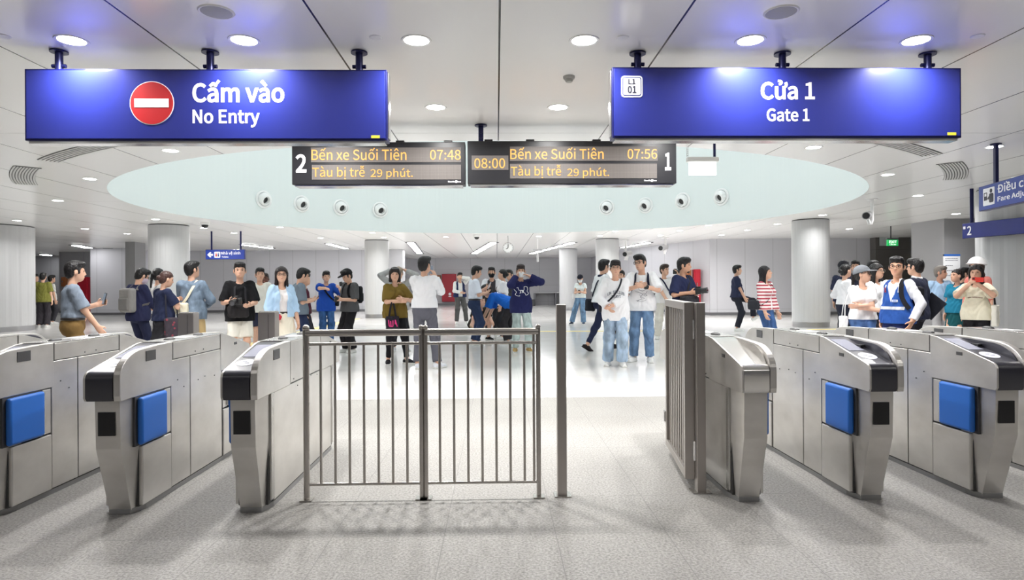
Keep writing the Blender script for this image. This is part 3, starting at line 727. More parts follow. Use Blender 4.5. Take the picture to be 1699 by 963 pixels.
# clock
y = 24.5; p = on_y(843, 411.5, y); q = on_y(851.5, 411.5, y); r = q.x-p.x
e = empty('hanging_clock', p, 0, 'round white clock hanging from the far ceiling', 'clock')
bm = BM(); lathe(bm, [(0, 0), (r*.94, 0), (r, .012), (r, .08), (0, .08)], 40, Matrix.Rotation(-math.pi/2, 4, 'X')); obj('clock_face', bm, mat('clock_white', (.9, .9, .9), .4, emit=(1, 1, 1), estr=.15), e, smooth=True)
bm = BM(); lathe(bm, [(r*.96, -.008), (r*1.03, -.008), (r*1.05, .04), (r*1.03, .085), (r*.96, .085)], 40, Matrix.Rotation(-math.pi/2, 4, 'X')); obj('rim', bm, M_grille, e, smooth=True)
for nm, an, l_ in (('hour_hand', 240, .5), ('minute_hand', 0, .72)):
    t = math.radians(90-an); bm = BM(); cyl(bm, (0, -.012, 0), (r*l_*math.cos(t), -.012, r*l_*math.sin(t)), .012, n=6); obj(nm, bm, M_black, e)
bm = BM()
for k in range(12):
    t = k*math.pi/6; c_, s_ = math.cos(t), math.sin(t); cyl(bm, (r*.8*c_, -.003, r*.8*s_), (r*.9*c_, -.003, r*.9*s_), .01, n=5)
obj('hour_marks', bm, M_black, e)
bm = BM(); cyl(bm, (0, .04, r), (0, .04, CEIL-p.z), .015, n=8); obj('hanger_rod', bm, M_grille, e)
# bullet camera on a pole by the right columns, domes, hanging speakers
def hung_camera(px, py, pole_px, d, label, s=1.):
    p = at_d(px, py, d); q = at_d(pole_px, py, d)
    e = empty('security_camera', (q.x, q.y, CEIL), 0, label, 'security camera')
    zz = p.z-CEIL; dx = p.x-q.x
    bm = BM(); tube(bm, [(0, 0, 0), (0, 0, zz-.12*s), (-.03*s, 0, zz-.2*s), (dx*.5, 0, zz-.2*s), (dx*.8, 0, zz-.1*s)], .035*s, 10); obj('bracket', bm, M_trimw, e, smooth=True)
    bm = BM(); cyl(bm, (dx+.1*s, .1*s, zz+.02), (dx-.15*s, -.22*s, zz-.04), .085*s, n=18); obj('camera_body', bm, mat('camera_grey', (.42, .42, .43), .4), e, smooth=True)
    bm = BM(); cyl(bm, (dx-.14*s, -.21*s, zz-.038), (dx-.16*s, -.24*s, zz-.044), .07*s, n=18); obj('lens', bm, M_black, e)
    bm = BM(); cyl(bm, (0, 0, -.02), (0, 0, 0), .12*s, n=20); obj('mount_plate', bm, M_trimw, e)
hung_camera(1438, 357, 1447, 14.5, 'grey bullet security camera hanging right of the right column')
hung_camera(1042, 421, 1038, 27, 'grey security camera hanging on the right of the center-right column', 1.3)
hung_camera(1101, 411, 1104, 26, 'grey security camera hanging over the man with a video camera', 1.3)
for px, py, t in ((340, 369, 'above the toilet sign'), (791, 390, 'left of the round clock')):
    p = on_ceil(px, py); e = empty('dome_camera', (p.x, p.y, CEIL), 0, 'small white dome camera with black lens '+t, 'security camera')
    bm = BM(); lathe(bm, [(0, -.08), (.11, -.08), (.13, -.05), (.13, 0)], 24); obj('housing', bm, M_trimw, e, smooth=True)
    bm = BM(); lathe(bm, [(0, -.18), (.05, -.165), (.085, -.13), (.095, -.08)], 24); obj('dome', bm, M_black, e, smooth=True)
# pendant projector-like rod left of the farther column
p = on_ceil(892, 397); e = empty('pendant_speaker', (p.x, p.y, CEIL), 0, 'thin white hanging rod with cross arm left of the farther column', 'hanging fixture')
bm = BM(); cyl(bm, (0, 0, 0), (0, 0, -.62), .02, n=8); obj('rod', bm, M_trimw, e)
bm = BM(); box(bm, -.2, .2, -.03, .03, -.5, -.42); cyl(bm, (0, 0, -.95), (0, 0, -.62), .05, n=12); obj('cross_arm', bm, M_grille, e)

# fire cabinets, notice board, far counter
def cabinet(px0, py0, px1, py1, y, m, label, name='fire_cabinet', dep=.25, mark=True):
    a, b = on_y(px0, py0, y), on_y(px1, py1, y); z0 = max(0.02, b.z)
    e = empty(name, ((a.x+b.x)/2, y, z0), 0, label, 'cabinet'); w, h = b.x-a.x, a.z-z0
    bm = BM(); box(bm, -w/2, w/2, 0, dep, 0, h); obj('body', bm, m, e, bevel=.02)
    bm = BM(); box(bm, -w/2+.05, w/2-.05, -.03, 0, .05, h-.05); dr = obj('door', bm, m, e, bevel=.01)
    bm = BM(); cyl(bm, (-w/2+.12, -.06, h*.45), (-w/2+.12, -.06, h*.6), .02, n=8); obj('handle', bm, M_chrome, dr)
    if mark:
        bm = BM(); prism(bm, circ(w*.06, h*.28, h*.05, n=20), 'y', -.036, -.03); box(bm, -w*.04, w*.16, -.036, -.03, h*.18, h*.205); obj('white_symbol', bm, M_txt, e)
    return e
cabinet(733, 455, 757, 501, 43.7, M_red, 'tall red fire cabinet on the far wall behind the white-shirted man')
cabinet(721, 457, 731, 473, 43.7, M_orange, 'small orange-brown box on the far wall beside the red cabinet', 'alarm_box', .3, False)
cabinet(1151, 447, 1163, 503, 27.0, M_red, 'red fire cabinet standing right of the man with black beard')
cabinet(1141, 448, 1148, 503, 27.0, M_orange, 'narrow orange-brown box left of the right red fire cabinet', 'alarm_box', .7, False)
cabinet(128, 460, 146, 518, 33.7, M_red, 'red fire cabinet behind the man holding up a phone')
cabinet(101, 460, 111, 476, 33.8, M_orange, 'orange-brown box left of the red cabinet behind the phone man', 'alarm_box', .2, False)
y = 18.4; a, b = on_y(1565.5, 422, y), on_y(1592.5, 470, y)
e = empty('notice_board', ((a.x+b.x)/2, y, 0), 0, 'white standing notice board with blue top strip and text by the pier', 'notice board'); w = b.x-a.x
bm = BM(); box(bm, -w/2, w/2, -.02, .02, .35, a.z); obj('panel', bm, mat('board_white', (.8, .81, .84), .4), e)
bm = BM(); box(bm, -w/2, w/2, -.024, .02, a.z-.06, a.z); obj('blue_strip', bm, mat('board_blue', srgb(50, 100, 180), .4), e)
bm = BM()
for k in range(2): box(bm, -w*.4+w*.8*k-.02, -w*.4+w*.8*k+.02, -.2, .2, 0, .04); box(bm, -w*.4+w*.8*k-.015, -w*.4+w*.8*k+.015, -.015, .015, .04, .36)
obj('stand', bm, M_skirt, e)
random.seed(4); bm = BM(); zz = a.z-.12
for row in range(5):
    xx = -w*.42
    while xx < w*(.35 if row < 2 else .05): l_ = random.uniform(.02, .06); box(bm, xx, xx+l_, -.024, -.02, zz-.02, zz); xx += l_+.012
    zz -= .055 if row < 1 else .15
obj('printed_lines', bm, mat('print_grey', (.2, .2, .24), .5), e)
# counter alcove at the far wall
y = 41.5; a, b = on_y(886, 484.5, y), on_y(930, 488, y)
e = empty('counter', ((a.x+b.x)/2, y, 0), 0, 'long grey counter below the far wall left of the farther column', 'counter'); w = b.x-a.x
bm = BM(); box(bm, -w/2, w/2, 0, .7, a.z-.09, a.z); obj('worktop', bm, mat('counter_grey', (.4, .4, .42), .4), e)
for s in (-w/2, w*.3): bm = BM(); box(bm, s, s+.1, .05, .6, 0, a.z-.09); obj('leg', bm, M_skirt, e)
bm = BM(); box(bm, -w/2+.1, w/2, .62, .66, 0, a.z-.09); obj('back_panel', bm, M_walldk, e)
p = on_y(883, 500, 40.8); bm = BM(); box(bm, p.x-.2, p.x+.2, 40.8, 41.1, 0, .42); o = obj('floor_box', bm, M_dark, bevel=.02); tag(o, 'small black box on the floor under the far counter', 'box')

# ------------------------------------------------------------------ fare gates
M_steel = mat('brushed_steel', (.62, .615, .59), .33, metal=.78, spec=.5)
def _steel(m, stretch, lo, hi, rlo, rhi):
    nt, N, L, b = nodes(m)
    tc = N.new('ShaderNodeTexCoord'); mp = N.new('ShaderNodeMapping'); nz_ = N.new('ShaderNodeTexNoise'); rp = N.new('ShaderNodeValToRGB')
    mp.inputs['Scale'].default_value = stretch; nz_.inputs['Scale'].default_value = 3.; nz_.inputs['Detail'].default_value = 6
    L.new(tc.outputs['Object'], mp.inputs[0]); L.new(mp.outputs[0], nz_.inputs['Vector'])
    rp.color_ramp.elements[0].position = .3; rp.color_ramp.elements[1].position = .7; rp.color_ramp.elements[0].color = (*lo, 1); rp.color_ramp.elements[1].color = (*hi, 1)
    L.new(nz_.outputs[0], rp.inputs[0]); L.new(rp.outputs[0], b.inputs['Base Color'])
    mr = N.new('ShaderNodeMapRange'); mr.inputs[3].default_value = rlo; mr.inputs[4].default_value = rhi; L.new(nz_.outputs[0], mr.inputs[0]); L.new(mr.outputs[0], b.inputs['Roughness'])
    n2 = N.new('ShaderNodeTexNoise'); n2.inputs['Scale'].default_value = 1.; m2 = N.new('ShaderNodeMapping'); m2.inputs['Scale'].default_value = (12, 12, 420); L.new(tc.outputs['Object'], m2.inputs[0]); L.new(m2.outputs[0], n2.inputs['Vector'])
    bp = N.new('ShaderNodeBump'); bp.inputs['Strength'].default_value = .06; bp.inputs['Distance'].default_value = .002; L.new(n2.outputs[0], bp.inputs['Height']); L.new(bp.outputs[0], b.inputs['Normal'])
_steel(M_steel, (1.2, 1.2, 2.), (.58, .56, .53), (.73, .71, .68), .26, .40)
M_steeld = mat('steel_trim', (.5, .49, .47), .25, metal=.9)
M_steelbr = mat('steel_bright', (.72, .71, .69), .2, metal=.95)
M_plinth = mat('plinth_grey', (.3, .3, .3), .4, metal=.6)
M_reader = mat('reader_black', (.03, .03, .042), .3, spec=.6)
M_screen = mat('reader_screen', (.33, .34, .42), .12, spec=.8)
M_padw = mat('card_pad', (.82, .82, .92), .3)
M_window = mat('dark_window', (.07, .07, .072), .25)
M_pad = mat('flap_blue', srgb(44, 110, 200), .45, spec=.4)
M_panelblk = mat('indicator_black', (.008, .008, .01), .3)
GL = 1.82
M_core = mat('gate_core', (.06, .06, .06), .5)
def crest_profile(n=12):
    pts = [(.005, .672), (.0, .70), (.0, .80)]
    for i in range(1, n+1):
        t = math.radians(90*i/n); pts.append((.24-.24*math.cos(t), .80+.14*math.sin(t)))
    return pts + [(.40, .947), (.56, .95), (.56, .672)]
def wedge_profile(top=.0):
    pts = [(.012, .672), (.0, .69), (.0, .79)]
    for i in range(1, 7):
        t = math.radians(78*i/6); pts.append((.05-.05*math.cos(t), .79+.045*math.sin(t)+.0))
    return pts + [(.50, .945+top), (.56, .95+top), (.56, .672)]
def fare_gate(x, y, label, left_flap, right_flap, reader=True, parts_front=True):
    """x = centre line, y = front nose; the two ends are the same head turned round"""
    g = empty('fare_gate', (x, y, 0), 0, label, 'fare gate', 'row of fare gates')
    def put(name, bm, m, end, **k):
        if end: bmesh.ops.transform(bm, matrix=Matrix.Translation((0, GL, 0)) @ Matrix.Rotation(math.pi, 4, 'Z'), verts=bm.verts)
        return obj(name, bm, m, g, **k)
    bm = BM(); box(bm, -.085, .085, .2, GL-.2, .03, .68); obj('lower_body', bm, M_core, g)
    bm = BM(); box(bm, -.094, .094, .55, GL-.55, .676, .945); obj('upper_body', bm, M_core, g, bevel=.002)
    bm = BM(); prism(bm, [(-.06, .16), (.06, .16), (.095, .26), (.095, GL-.26), (.06, GL-.16), (-.06, GL-.16), (-.095, GL-.26), (-.095, .26)], 'z', 0, .03); obj('plinth', bm, M_plinth, g)
    bm = BM(); box(bm, -.1, .1, .566, GL-.566, .944, .952); obj('top_plate', bm, M_steelbr, g, bevel=.002)
    for yy in (.72, 1.12):
        bm = BM(); bmesh.ops.create_uvsphere(bm, u_segments=20, v_segments=8, radius=1, matrix=Matrix.Translation((.0, yy, .953)) @ Matrix.Diagonal((.03, .05, .014, 1))); obj('sensor_lens', bm, M_black, g, smooth=True)
    bm = BM(); box(bm, -.045, .045, .84, 1.0, .953, .9545); obj('top_sticker', bm, M_white, g)
    for s, flap in ((-1, left_flap), (1, right_flap)):
        def side(name, y0, y1, z0, z1, out=.098, m=M_steel, bev=.003):
            bm = BM(); box(bm, min(s*.084, s*out), max(s*.084, s*out), y0, y1, z0, z1); return obj(name, bm, m, g, bevel=bev, seg=1)
        if flap:
            side('side_panel', .544, .788, .035, .833); side('side_panel', .796, GL-.544, .035, .833)
            side('upper_strip', .569, GL-.569, .839, .944, .099)
            for e_ in (0, 1):
                Y = (lambda v: v) if e_ == 0 else (lambda v: GL-v)
                def sb(name, a, b, z0, z1, out, m, bev=.003, inn=.06):
                    bm = BM(); ya, yb = sorted((Y(a), Y(b))); box(bm, min(s*inn, s*out), max(s*inn, s*out), ya, yb, z0, z1); return obj(name, bm, m, g, bevel=bev)
                sb('access_door', .205, .531, .035, .380, .106, M_steel, .006)
                sb('flap_slot_shade', .15, .538, .386, .671, .0955, M_dark)  # dark plate stands in for the shade inside the flap recess
                sb('flap_frame', .462, .531, .39, .664, .101, M_steel)
                sb('flap_guide', .452, .470, .40, .655, .112, M_steelbr)
                bm = BM(); ya, yb = sorted((Y(.165), Y(.448))); box(bm, min(s*.094, s*.128), max(s*.094, s*.128), ya, yb, .392, .664)
                obj('flap_pad', bm, M_pad, g, bevel=.016, seg=4, smooth=True)
        else:
            side('lower_panel', .268, GL-.268, .035, .670, .096)
            side('trim_post', .215, .262, .05, .672, .1, M_steeld); side('trim_post', GL-.262, GL-.215, .05, .672, .1, M_steeld)
            side('upper_strip', .569, GL-.569, .679, .944, .099)
    for e_ in (0, 1):
        # tapering end post
        z = [(.022, .062, .165), (.40, .068, .058), (.672, .068, .05)]
        bm = BM(); rings = []
        for zz, wf, yf in z:
            pl = [(-wf, yf), (wf, yf), (.088, yf+.15), (.088, .3), (-.088, .3), (-.088, yf+.15)]
            rings.append([bm.verts.new((px_, py_, zz)) for px_, py_ in pl])
        for A_, B_ in zip(rings, rings[1:]):
            for i in range(6): bm.faces.new((A_[i], A_[(i+1) % 6], B_[(i+1) % 6], B_[i]))
        bm.faces.new(rings[0][::-1]); bm.faces.new(rings[-1]); put('end_post', bm, M_steel, e_, bevel=.008, seg=3)
        if reader:
            bm = BM(); box(bm, -.05, .042, .047, .06, .475, .605); put('indicator_panel', bm, M_panelblk, e_)
        # head: left rim, sloping cover, crest
        bm = BM(); prism(bm, wedge_profile(), 'x', -.1, -.088); put('head_rim', bm, M_steel, e_, bevel=.002)
        if reader:
            bm = BM(); prism(bm, wedge_profile(-.006), 'x', -.088, .058); put('reader_head', bm, M_reader, e_, smooth=True)
            def on_slope(y0, y1, x0, x1, lift):
                sl = (.939-.834)/.4604; zf = lambda v: .834+(v-.0396)*sl
                bm = BM(); vs = []
                for (xx, yy) in ((x0, y0), (x1, y0), (x1, y1), (x0, y1)): vs.append((xx, yy, zf(yy)))
                a_ = [bm.verts.new((p_[0], p_[1], p_[2]-.004)) for p_ in vs]; b__ = [bm.verts.new((p_[0], p_[1], p_[2]+lift)) for p_ in vs]
                for i in range(4): bm.faces.new((a_[i], a_[(i+1) % 4], b__[(i+1) % 4], b__[i]))
                bm.faces.new(a_[::-1]); bm.faces.new(b__); return bm
            put('display_screen', on_slope(.25, .47, -.076, .02, .0025), M_screen, e_)
            bm = BM(); sl = (.939-.834)/.4604; cpts = [(-.02+.05*math.cos(t), .155+.055*math.sin(t)) for t in [i*math.pi/14 for i in range(28)]]
            A_ = [bm.verts.new((u, v, .834+(v-.0396)*sl-.003)) for u, v in cpts]; B_ = [bm.verts.new((u, v, .834+(v-.0396)*sl+.002)) for u, v in cpts]
            for i in range(28): bm.faces.new((A_[i], A_[(i+1) % 28], B_[(i+1) % 28], B_[i]))
            bm.faces.new(B_); put('card_pad', bm, M_padw, e_)
            bm = BM(); sl_ = sl
            for k, (u, v) in enumerate(((-.03, .165), (-.012, .145))):
                zz = .834+(v-.0396)*sl_+.0025; box(bm, u-.012, u+.014, v-.004, v+.004, zz-.001, zz+.001)
            put('card_symbol', bm, mat('pad_grey', (.45, .45, .55), .5), e_)
            bm = BM(); box(bm, .022, .05, .30, .36, .90, .912); put('camera_window', bm, M_black, e_)
        else:
            bm = BM(); prism(bm, wedge_profile(-.002), 'x', -.088, .058); put('steel_cover', bm, M_steelbr, e_, smooth=True)
        bm = BM(); prism(bm, crest_profile(), 'x', .062, .1); put('crest', bm, M_steel, e_, bevel=.004)
        pr = [(v*.93+.035, .69+(w_-.69)*.955) for v, w_ in crest_profile()]
        bm = BM(); prism(bm, pr, 'x', .056, .0625); put('crest_lining', bm, M_reader if reader else M_steeld, e_)
        bm = BM(); box(bm, .0995, .1025, .255, .36, .862, .922); put('side_window', bm, M_window, e_)
        bm = BM(); box(bm, -.1022, -.0995, .27, .32, .845, .865); put('side_vent', bm, M_window, e_)
    # small screws
    bm = BM()
    for s in (-1, 1):
        for yy, zz in ((.62, .70), (.70, .645), (.9, .66), (1.0, .67), (1.15, .655), (.86, .86), (.98, .862)): cyl(bm, (s*.1, yy, zz), (s*.1035, yy, zz), .004, n=6)
    sc_ = obj('screws', bm, M_dark, g)
    return g
YG = 3.5
GX = {k: v for k, v in (('Z', -3.63), ('A', -2.895), ('B', -2.155), ('C', -1.415), ('D', 1.49), ('E', 2.225), ('F', 2.965), ('G', 3.70))}
fare_gate(GX['Z'], YG, 'steel fare gate at the far left edge, only its back end in view', True, True)
fare_gate(GX['A'], YG, 'steel fare gate with blue flap cut by the left edge of the picture', True, True)
fare_gate(GX['B'], YG, 'steel fare gate with blue flap, second from the railing on its left', True, True)
fare_gate(GX['C'], YG, 'steel fare gate with black reader standing against the railing end', True, False)
fare_gate(GX['D'], YG+.06, 'steel fare gate with plain steel top beside the open slatted gate', False, True, reader=False)
fare_gate(GX['E'], YG+.06, 'steel fare gate with blue flap, first right of the plain steel one', True, True)
fare_gate(GX['F'], YG+.06, 'steel fare gate with blue flap cut by the right edge of the picture', True, True)
fare_gate(GX['G'], YG+.06, 'steel fare gate at the far right edge, only its back end in view', True, True)

# ------------------------------------------------------------------ railing, posts, swing gate
M_rail = mat('rail_steel', (.47, .445, .42), .26, metal=.9)
M_rail_d = mat('post_steel', (.42, .39, .365), .36, metal=.8, bump=(40, .1, (1, 1, .05), .002))
YRL = 3.86
def rx(px, py=700): return on_y(px, py, YRL).x
e = empty('railing', (rx(700), YRL, 0), 0, 'low stainless steel railing of two barred panels between the gates', 'railing'); ox = e.location.x
zt = 1.012
for i, px in enumerate((508.5, 699.5, 706.5, 893.5)):
    x_ = rx(px)-ox; r_ = .019 if i == 0 else .014
    bm = BM(); cyl(bm, (x_, 0, 0), (x_, 0, zt+.028), r_, n=16); bmesh.ops.create_uvsphere(bm, u_segments=12, v_segments=8, radius=r_*1.15, matrix=Matrix.Translation((x_, 0, zt+.03))); obj('post', bm, M_rail, e, smooth=True)
    bm = BM(); box(bm, x_-.035, x_+.035, -.035, .035, 0, .008); obj('foot_plate', bm, M_rail, e)
for a, b in ((508.5, 699.5), (706.5, 893.5)):
    xa, xb = rx(a)-ox, rx(b)-ox
    bm = BM(); prism(bm, rrect(-.022, .022, zt-.02, zt+.022, .018), 'x', xa, xb); obj('top_rail', bm, M_rail, e, smooth=True)
    bm = BM(); cyl(bm, (xa, 0, .945), (xb, 0, .945), .0095, n=12); obj('upper_rail', bm, M_rail, e, smooth=True)
    bm = BM(); cyl(bm, (xa, 0, .095), (xb, 0, .095), .0095, n=12); obj('lower_rail', bm, M_rail, e, smooth=True)
    for k in range(1, 8):
        xx = xa+(xb-xa)*k/8+(0 if a > 600 else .0); bm = BM(); cyl(bm, (xx, 0, .095), (xx, 0, .945), .008, n=10); obj('bar', bm, M_rail, e, smooth=True)
x_ = rx(893.5)-ox-.028; bm = BM(); cyl(bm, (x_, 0, .095), (x_, 0, zt), .008, n=10); obj('bar', bm, M_rail, e, smooth=True)

xa, xb = on_y(924.7, 700, YRL).x, on_y(940.3, 700, YRL).x
e = empty('gate_post', ((xa+xb)/2, YRL+.03, 0), 0, 'single square brown-grey steel post beside the right end of the railing', 'post'); w = xb-xa
bm = BM(); box(bm, -w/2, w/2, -.03, .03, 0, on_y(932, 505.5, YRL).z); obj('tube', bm, M_rail_d, e, bevel=.004)
bm = BM(); box(bm, -w/2-.02, w/2+.025, -.05, .05, 0, .006); obj('foot_plate', bm, M_rail, e)
xa, xb = on_y(1156.5, 700, YRL+.03).x, on_y(1171.3, 700, YRL+.03).x; w = xb-xa
zt = on_y(1164, 502.5, YRL+.03).z
e = empty('swing_gate', ((xa+xb)/2, YRL+.06, 0), 0, 'tall slatted brown-grey steel swing gate standing open on its hinge post', 'gate')
bm = BM(); box(bm, -w/2, w/2, -.03, .03, 0, zt); obj('hinge_post', bm, M_rail_d, e, bevel=.004)
bm = BM(); box(bm, -w/2-.03, w/2+.03, -.05, .05, 0, .006); obj('foot_plate', bm, M_rail, e)
lx = on_y(1144, 700, YRL+.1).x-e.location.x; ang = math.atan2(.83, .105)
ML = Matrix.Translation((lx, .05, 0)) @ Matrix.Rotation(ang-math.pi/2, 4, 'Z')     # leaf runs along local +y
def leaf(name, bx, m=M_rail_d, bev=.003):
    bm = BM()
    for b_ in bx: box(bm, *b_)
    bmesh.ops.transform(bm, matrix=ML, verts=bm.verts); return obj(name, bm, m, e, bevel=bev)
zl0, zl1 = .07, zt+.002
leaf('front_stile', [(-.03, .03, -.025, .025, zl0, zl1)]); leaf('rear_stile', [(-.03, .03, .80, .85, zl0, zl1)])
leaf('top_rail', [(-.03, .03, .025, .80, zl1-.05, zl1)]); leaf('bottom_rail', [(-.03, .03, .025, .80, zl0, zl0+.05)])
for k in range(9): leaf('slat', [(-.012, .012, .08+k*.08, .115+k*.08, zl0+.05, zl1-.05)])
for zz in (.25, zt-.17):
    bm = BM(); xx = (lx-w/2+.03)/2
    cyl(bm, (xx, .02, zz-.06), (xx, .02, zz+.06), .011, n=12); box(bm, lx+.02, -w/2, .015, .025, zz-.05, zz+.05); obj('hinge', bm, M_chrome, e)
leaf('latch_bracket', [(-.045, .02, .82, .86, .25, .33)], M_chrome)
# short steel boxes standing behind the left gates
for px0, px1, top, d, t in ((291, 317, 520, 5.9, 'behind the woman with floral bag'), (425, 453, 518.5, 5.75, 'left of the woman in pale blue shirt')):
    a, b = at_d(px0, top, d), at_d(px1, top, d); w = b.x-a.x
    e = empty('bollard', ((a.x+b.x)/2, a.y+.1, 0), 0, 'square brown-grey steel gate box post '+t, 'post', 'steel box posts beyond the left gates')
    bm = BM(); box(bm, -w/2, w/2, -.06, .06, 0, a.z); obj('box_body', bm, M_rail_d, e, bevel=.005)
    bm = BM(); box(bm, -w/2+.006, w/2-.006, -.052, .052, a.z, a.z+.005); obj('cap', bm, M_rail, e)
    bm = BM(); box(bm, w*.1, w*.12, -.0625, -.06, .02, a.z-.02); obj('seam', bm, M_dark, e)
# ------------------------------------------------------------------ figures: signed-distance modelling
def V3(*a): return np.array(a, float)
def nrm(v): return v/(np.linalg.norm(v)+1e-9)
class Field:
    def __init__(s, lo, hi, h):
        s.h = h; s.lo = np.array(lo, float); n = np.ceil((np.array(hi)-s.lo)/h).astype(int)+1; s.n = n
        s.ax = [(s.lo[i]+h*np.arange(n[i])).astype('f') for i in range(3)]
        s.F = np.full(n, .05, 'f')
    def win(s, lo, hi, m):
        i0 = np.clip(np.floor((np.array(lo)-m-s.lo)/s.h).astype(int), 0, s.n); i1 = np.clip(np.ceil((np.array(hi)+m-s.lo)/s.h).astype(int)+1, 0, s.n)
        sl = tuple(slice(a, b) for a, b in zip(i0, i1))
        g = [s.ax[0][sl[0]][:, None, None], s.ax[1][sl[1]][None, :, None], s.ax[2][sl[2]][None, None, :]]
        return sl, g
    def add(s, prim, k=.02, op='u'):
        fn, lo, hi = prim; sl, g = s.win(lo, hi, k+.03)
        if min(b.stop-b.start for b in sl) <= 0: return
        d = fn(*g).astype('f'); A = s.F[sl]
        if op == 'u':
            h = np.maximum(k-np.abs(A-d), 0)/k; s.F[sl] = np.minimum(A, d)-h*h*k*.25
        else:
            d = -d; h = np.maximum(k-np.abs(A-d), 0)/k; s.F[sl] = np.maximum(A, d)+h*h*k*.25
    def cut(s, fn):
        g = [s.ax[0][:, None, None], s.ax[1][None, :, None], s.ax[2][None, None, :]]
        np.maximum(s.F, fn(*g).astype('f'), out=s.F)
    def warp(s, amp, fr=1., seed=0.):
        x, y, z = s.ax[0][:, None, None]*fr, s.ax[1][None, :, None]*fr, s.ax[2][None, None, :]*fr
        s.F += (amp*np.sin(26*z+5*np.sin(17*x+seed)+4*np.sin(15*y+seed*2))*np.sin(21*x+13*y+3*np.sin(11*z+seed))).astype('f')
    def mesh(s):
        F = s.F; ins = F < 0
        c = [(i, j, k) for i in (0, 1) for j in (0, 1) for k in (0, 1)]
        def sub(A, o): return A[o[0]:A.shape[0]-1+o[0], o[1]:A.shape[1]-1+o[1], o[2]:A.shape[2]-1+o[2]]
        cnt = sum(sub(ins, o).astype(np.int8) for o in c)
        act = np.argwhere((cnt > 0) & (cnt < 8))
        if len(act) == 0: return np.zeros((0, 3)), np.zeros((0, 4), int)
        idx = np.full(np.array(F.shape)-1, -1, np.int32); idx[tuple(act.T)] = np.arange(len(act))
        val = {o: F[tuple((act+np.array(o)).T)] for o in c}
        P = np.zeros((len(act), 3)); N_ = np.zeros(len(act))
        for o in c:
            for a in range(3):
                if o[a] == 0:
                    q = list(o); q[a] = 1; q = tuple(q); f0, f1 = val[o], val[q]; m = (f0 < 0) != (f1 < 0)
                    t = np.where(m, f0/np.where(m, f0-f1, 1), 0); p = np.tile(np.array(o, float), (len(act), 1)); p[:, a] += t
                    P += p*m[:, None]; N_ += m
        V = s.lo+(act+P/N_[:, None])*s.h
        Q = []
        for a in range(3):
            b, d = (a+1) % 3, (a+2) % 3
            s0 = [slice(None)]*3; s1 = [slice(None)]*3; s0[a] = slice(0, -1); s1[a] = slice(1, None)
            I0, I1 = ins[tuple(s0)], ins[tuple(s1)]; e = np.argwhere(I0 != I1)
            e = e[(e[:, b] > 0) & (e[:, d] > 0) & (e[:, b] < F.shape[b]-1) & (e[:, d] < F.shape[d]-1)]
            if len(e) == 0: continue
            def ix(db, dd): q = e.copy(); q[:, b] += db; q[:, d] += dd; return idx[tuple(q.T)]
            quad = np.stack([ix(-1, -1), ix(0, -1), ix(0, 0), ix(-1, 0)], 1)
            fl = ~I0[tuple(e.T)]; quad[fl] = quad[fl][:, ::-1]; Q.append(quad)
        Q = np.concatenate(Q); Q = Q[(Q >= 0).all(1)]
        return V, Q
def mesh_obj(name, V, Q, m, parent):
    me = bpy.data.meshes.new(name); me.vertices.add(len(V)); me.vertices.foreach_set('co', V.astype('f').ravel())
    me.loops.add(len(Q)*4); me.loops.foreach_set('vertex_index', Q.astype(np.int32).ravel())
    me.polygons.add(len(Q)); me.polygons.foreach_set('loop_start', np.arange(0, len(Q)*4, 4, dtype=np.int32))
    try: me.polygons.foreach_set('loop_total', np.full(len(Q), 4, np.int32))
    except Exception: pass
    me.polygons.foreach_set('use_smooth', np.ones(len(Q), bool)); me.update(calc_edges=True); me.validate()
    o = bpy.data.objects.new(name, me); COL.objects.link(o)
    for x in (m if isinstance(m, (list, tuple)) else [m]): me.materials.append(x)
    if parent is not None: o.parent = parent
    return o
def cone(a, b, ra, rb, asp=1., ax=None, flat=False):
    """tapered capsule a->b; its extent along ax is scaled by asp; flat = cut square at b"""
    a = np.array(a, float); b = np.array(b, float); ab = b-a; L2 = max(ab@ab, 1e-9); L_ = math.sqrt(L2); R = max(ra, rb)*max(asp, 1)
    ax = None if ax is None else nrm(np.array(ax, float))
    def fn(x, y, z):
        X, Y, Z = x-a[0], y-a[1], z-a[2]; t = (X*ab[0]+Y*ab[1]+Z*ab[2])/L2; tc = np.clip(t, 0, 1.6 if flat else 1)
        X, Y, Z = X-tc*ab[0], Y-tc*ab[1], Z-tc*ab[2]
        if ax is not None and asp != 1:
            c = (X*ax[0]+Y*ax[1]+Z*ax[2])*(1/asp-1); X, Y, Z = X+c*ax[0], Y+c*ax[1], Z+c*ax[2]
        d = np.sqrt(X*X+Y*Y+Z*Z)-(ra+(rb-ra)*np.clip(t, 0, 1))
        if flat: d = np.maximum(d, (t-1)*L_)
        return d
    return fn, np.minimum(a, b)-R, np.maximum(a, b)+R
def ell(c, r, R=None):
    c = np.array(c, float); r = np.array(r, float); m = r.min()
    def fn(x, y, z):
        X, Y, Z = x-c[0], y-c[1], z-c[2]
        if R is not None: X, Y, Z = (X*R[0, 0]+Y*R[1, 0]+Z*R[2, 0], X*R[0, 1]+Y*R[1, 1]+Z*R[2, 1], X*R[0, 2]+Y*R[1, 2]+Z*R[2, 2])
        return (np.sqrt((X/r[0])**2+(Y/r[1])**2+(Z/r[2])**2)-1)*m
    e = r.max() if R is not None else r
    return fn, c-e, c+e
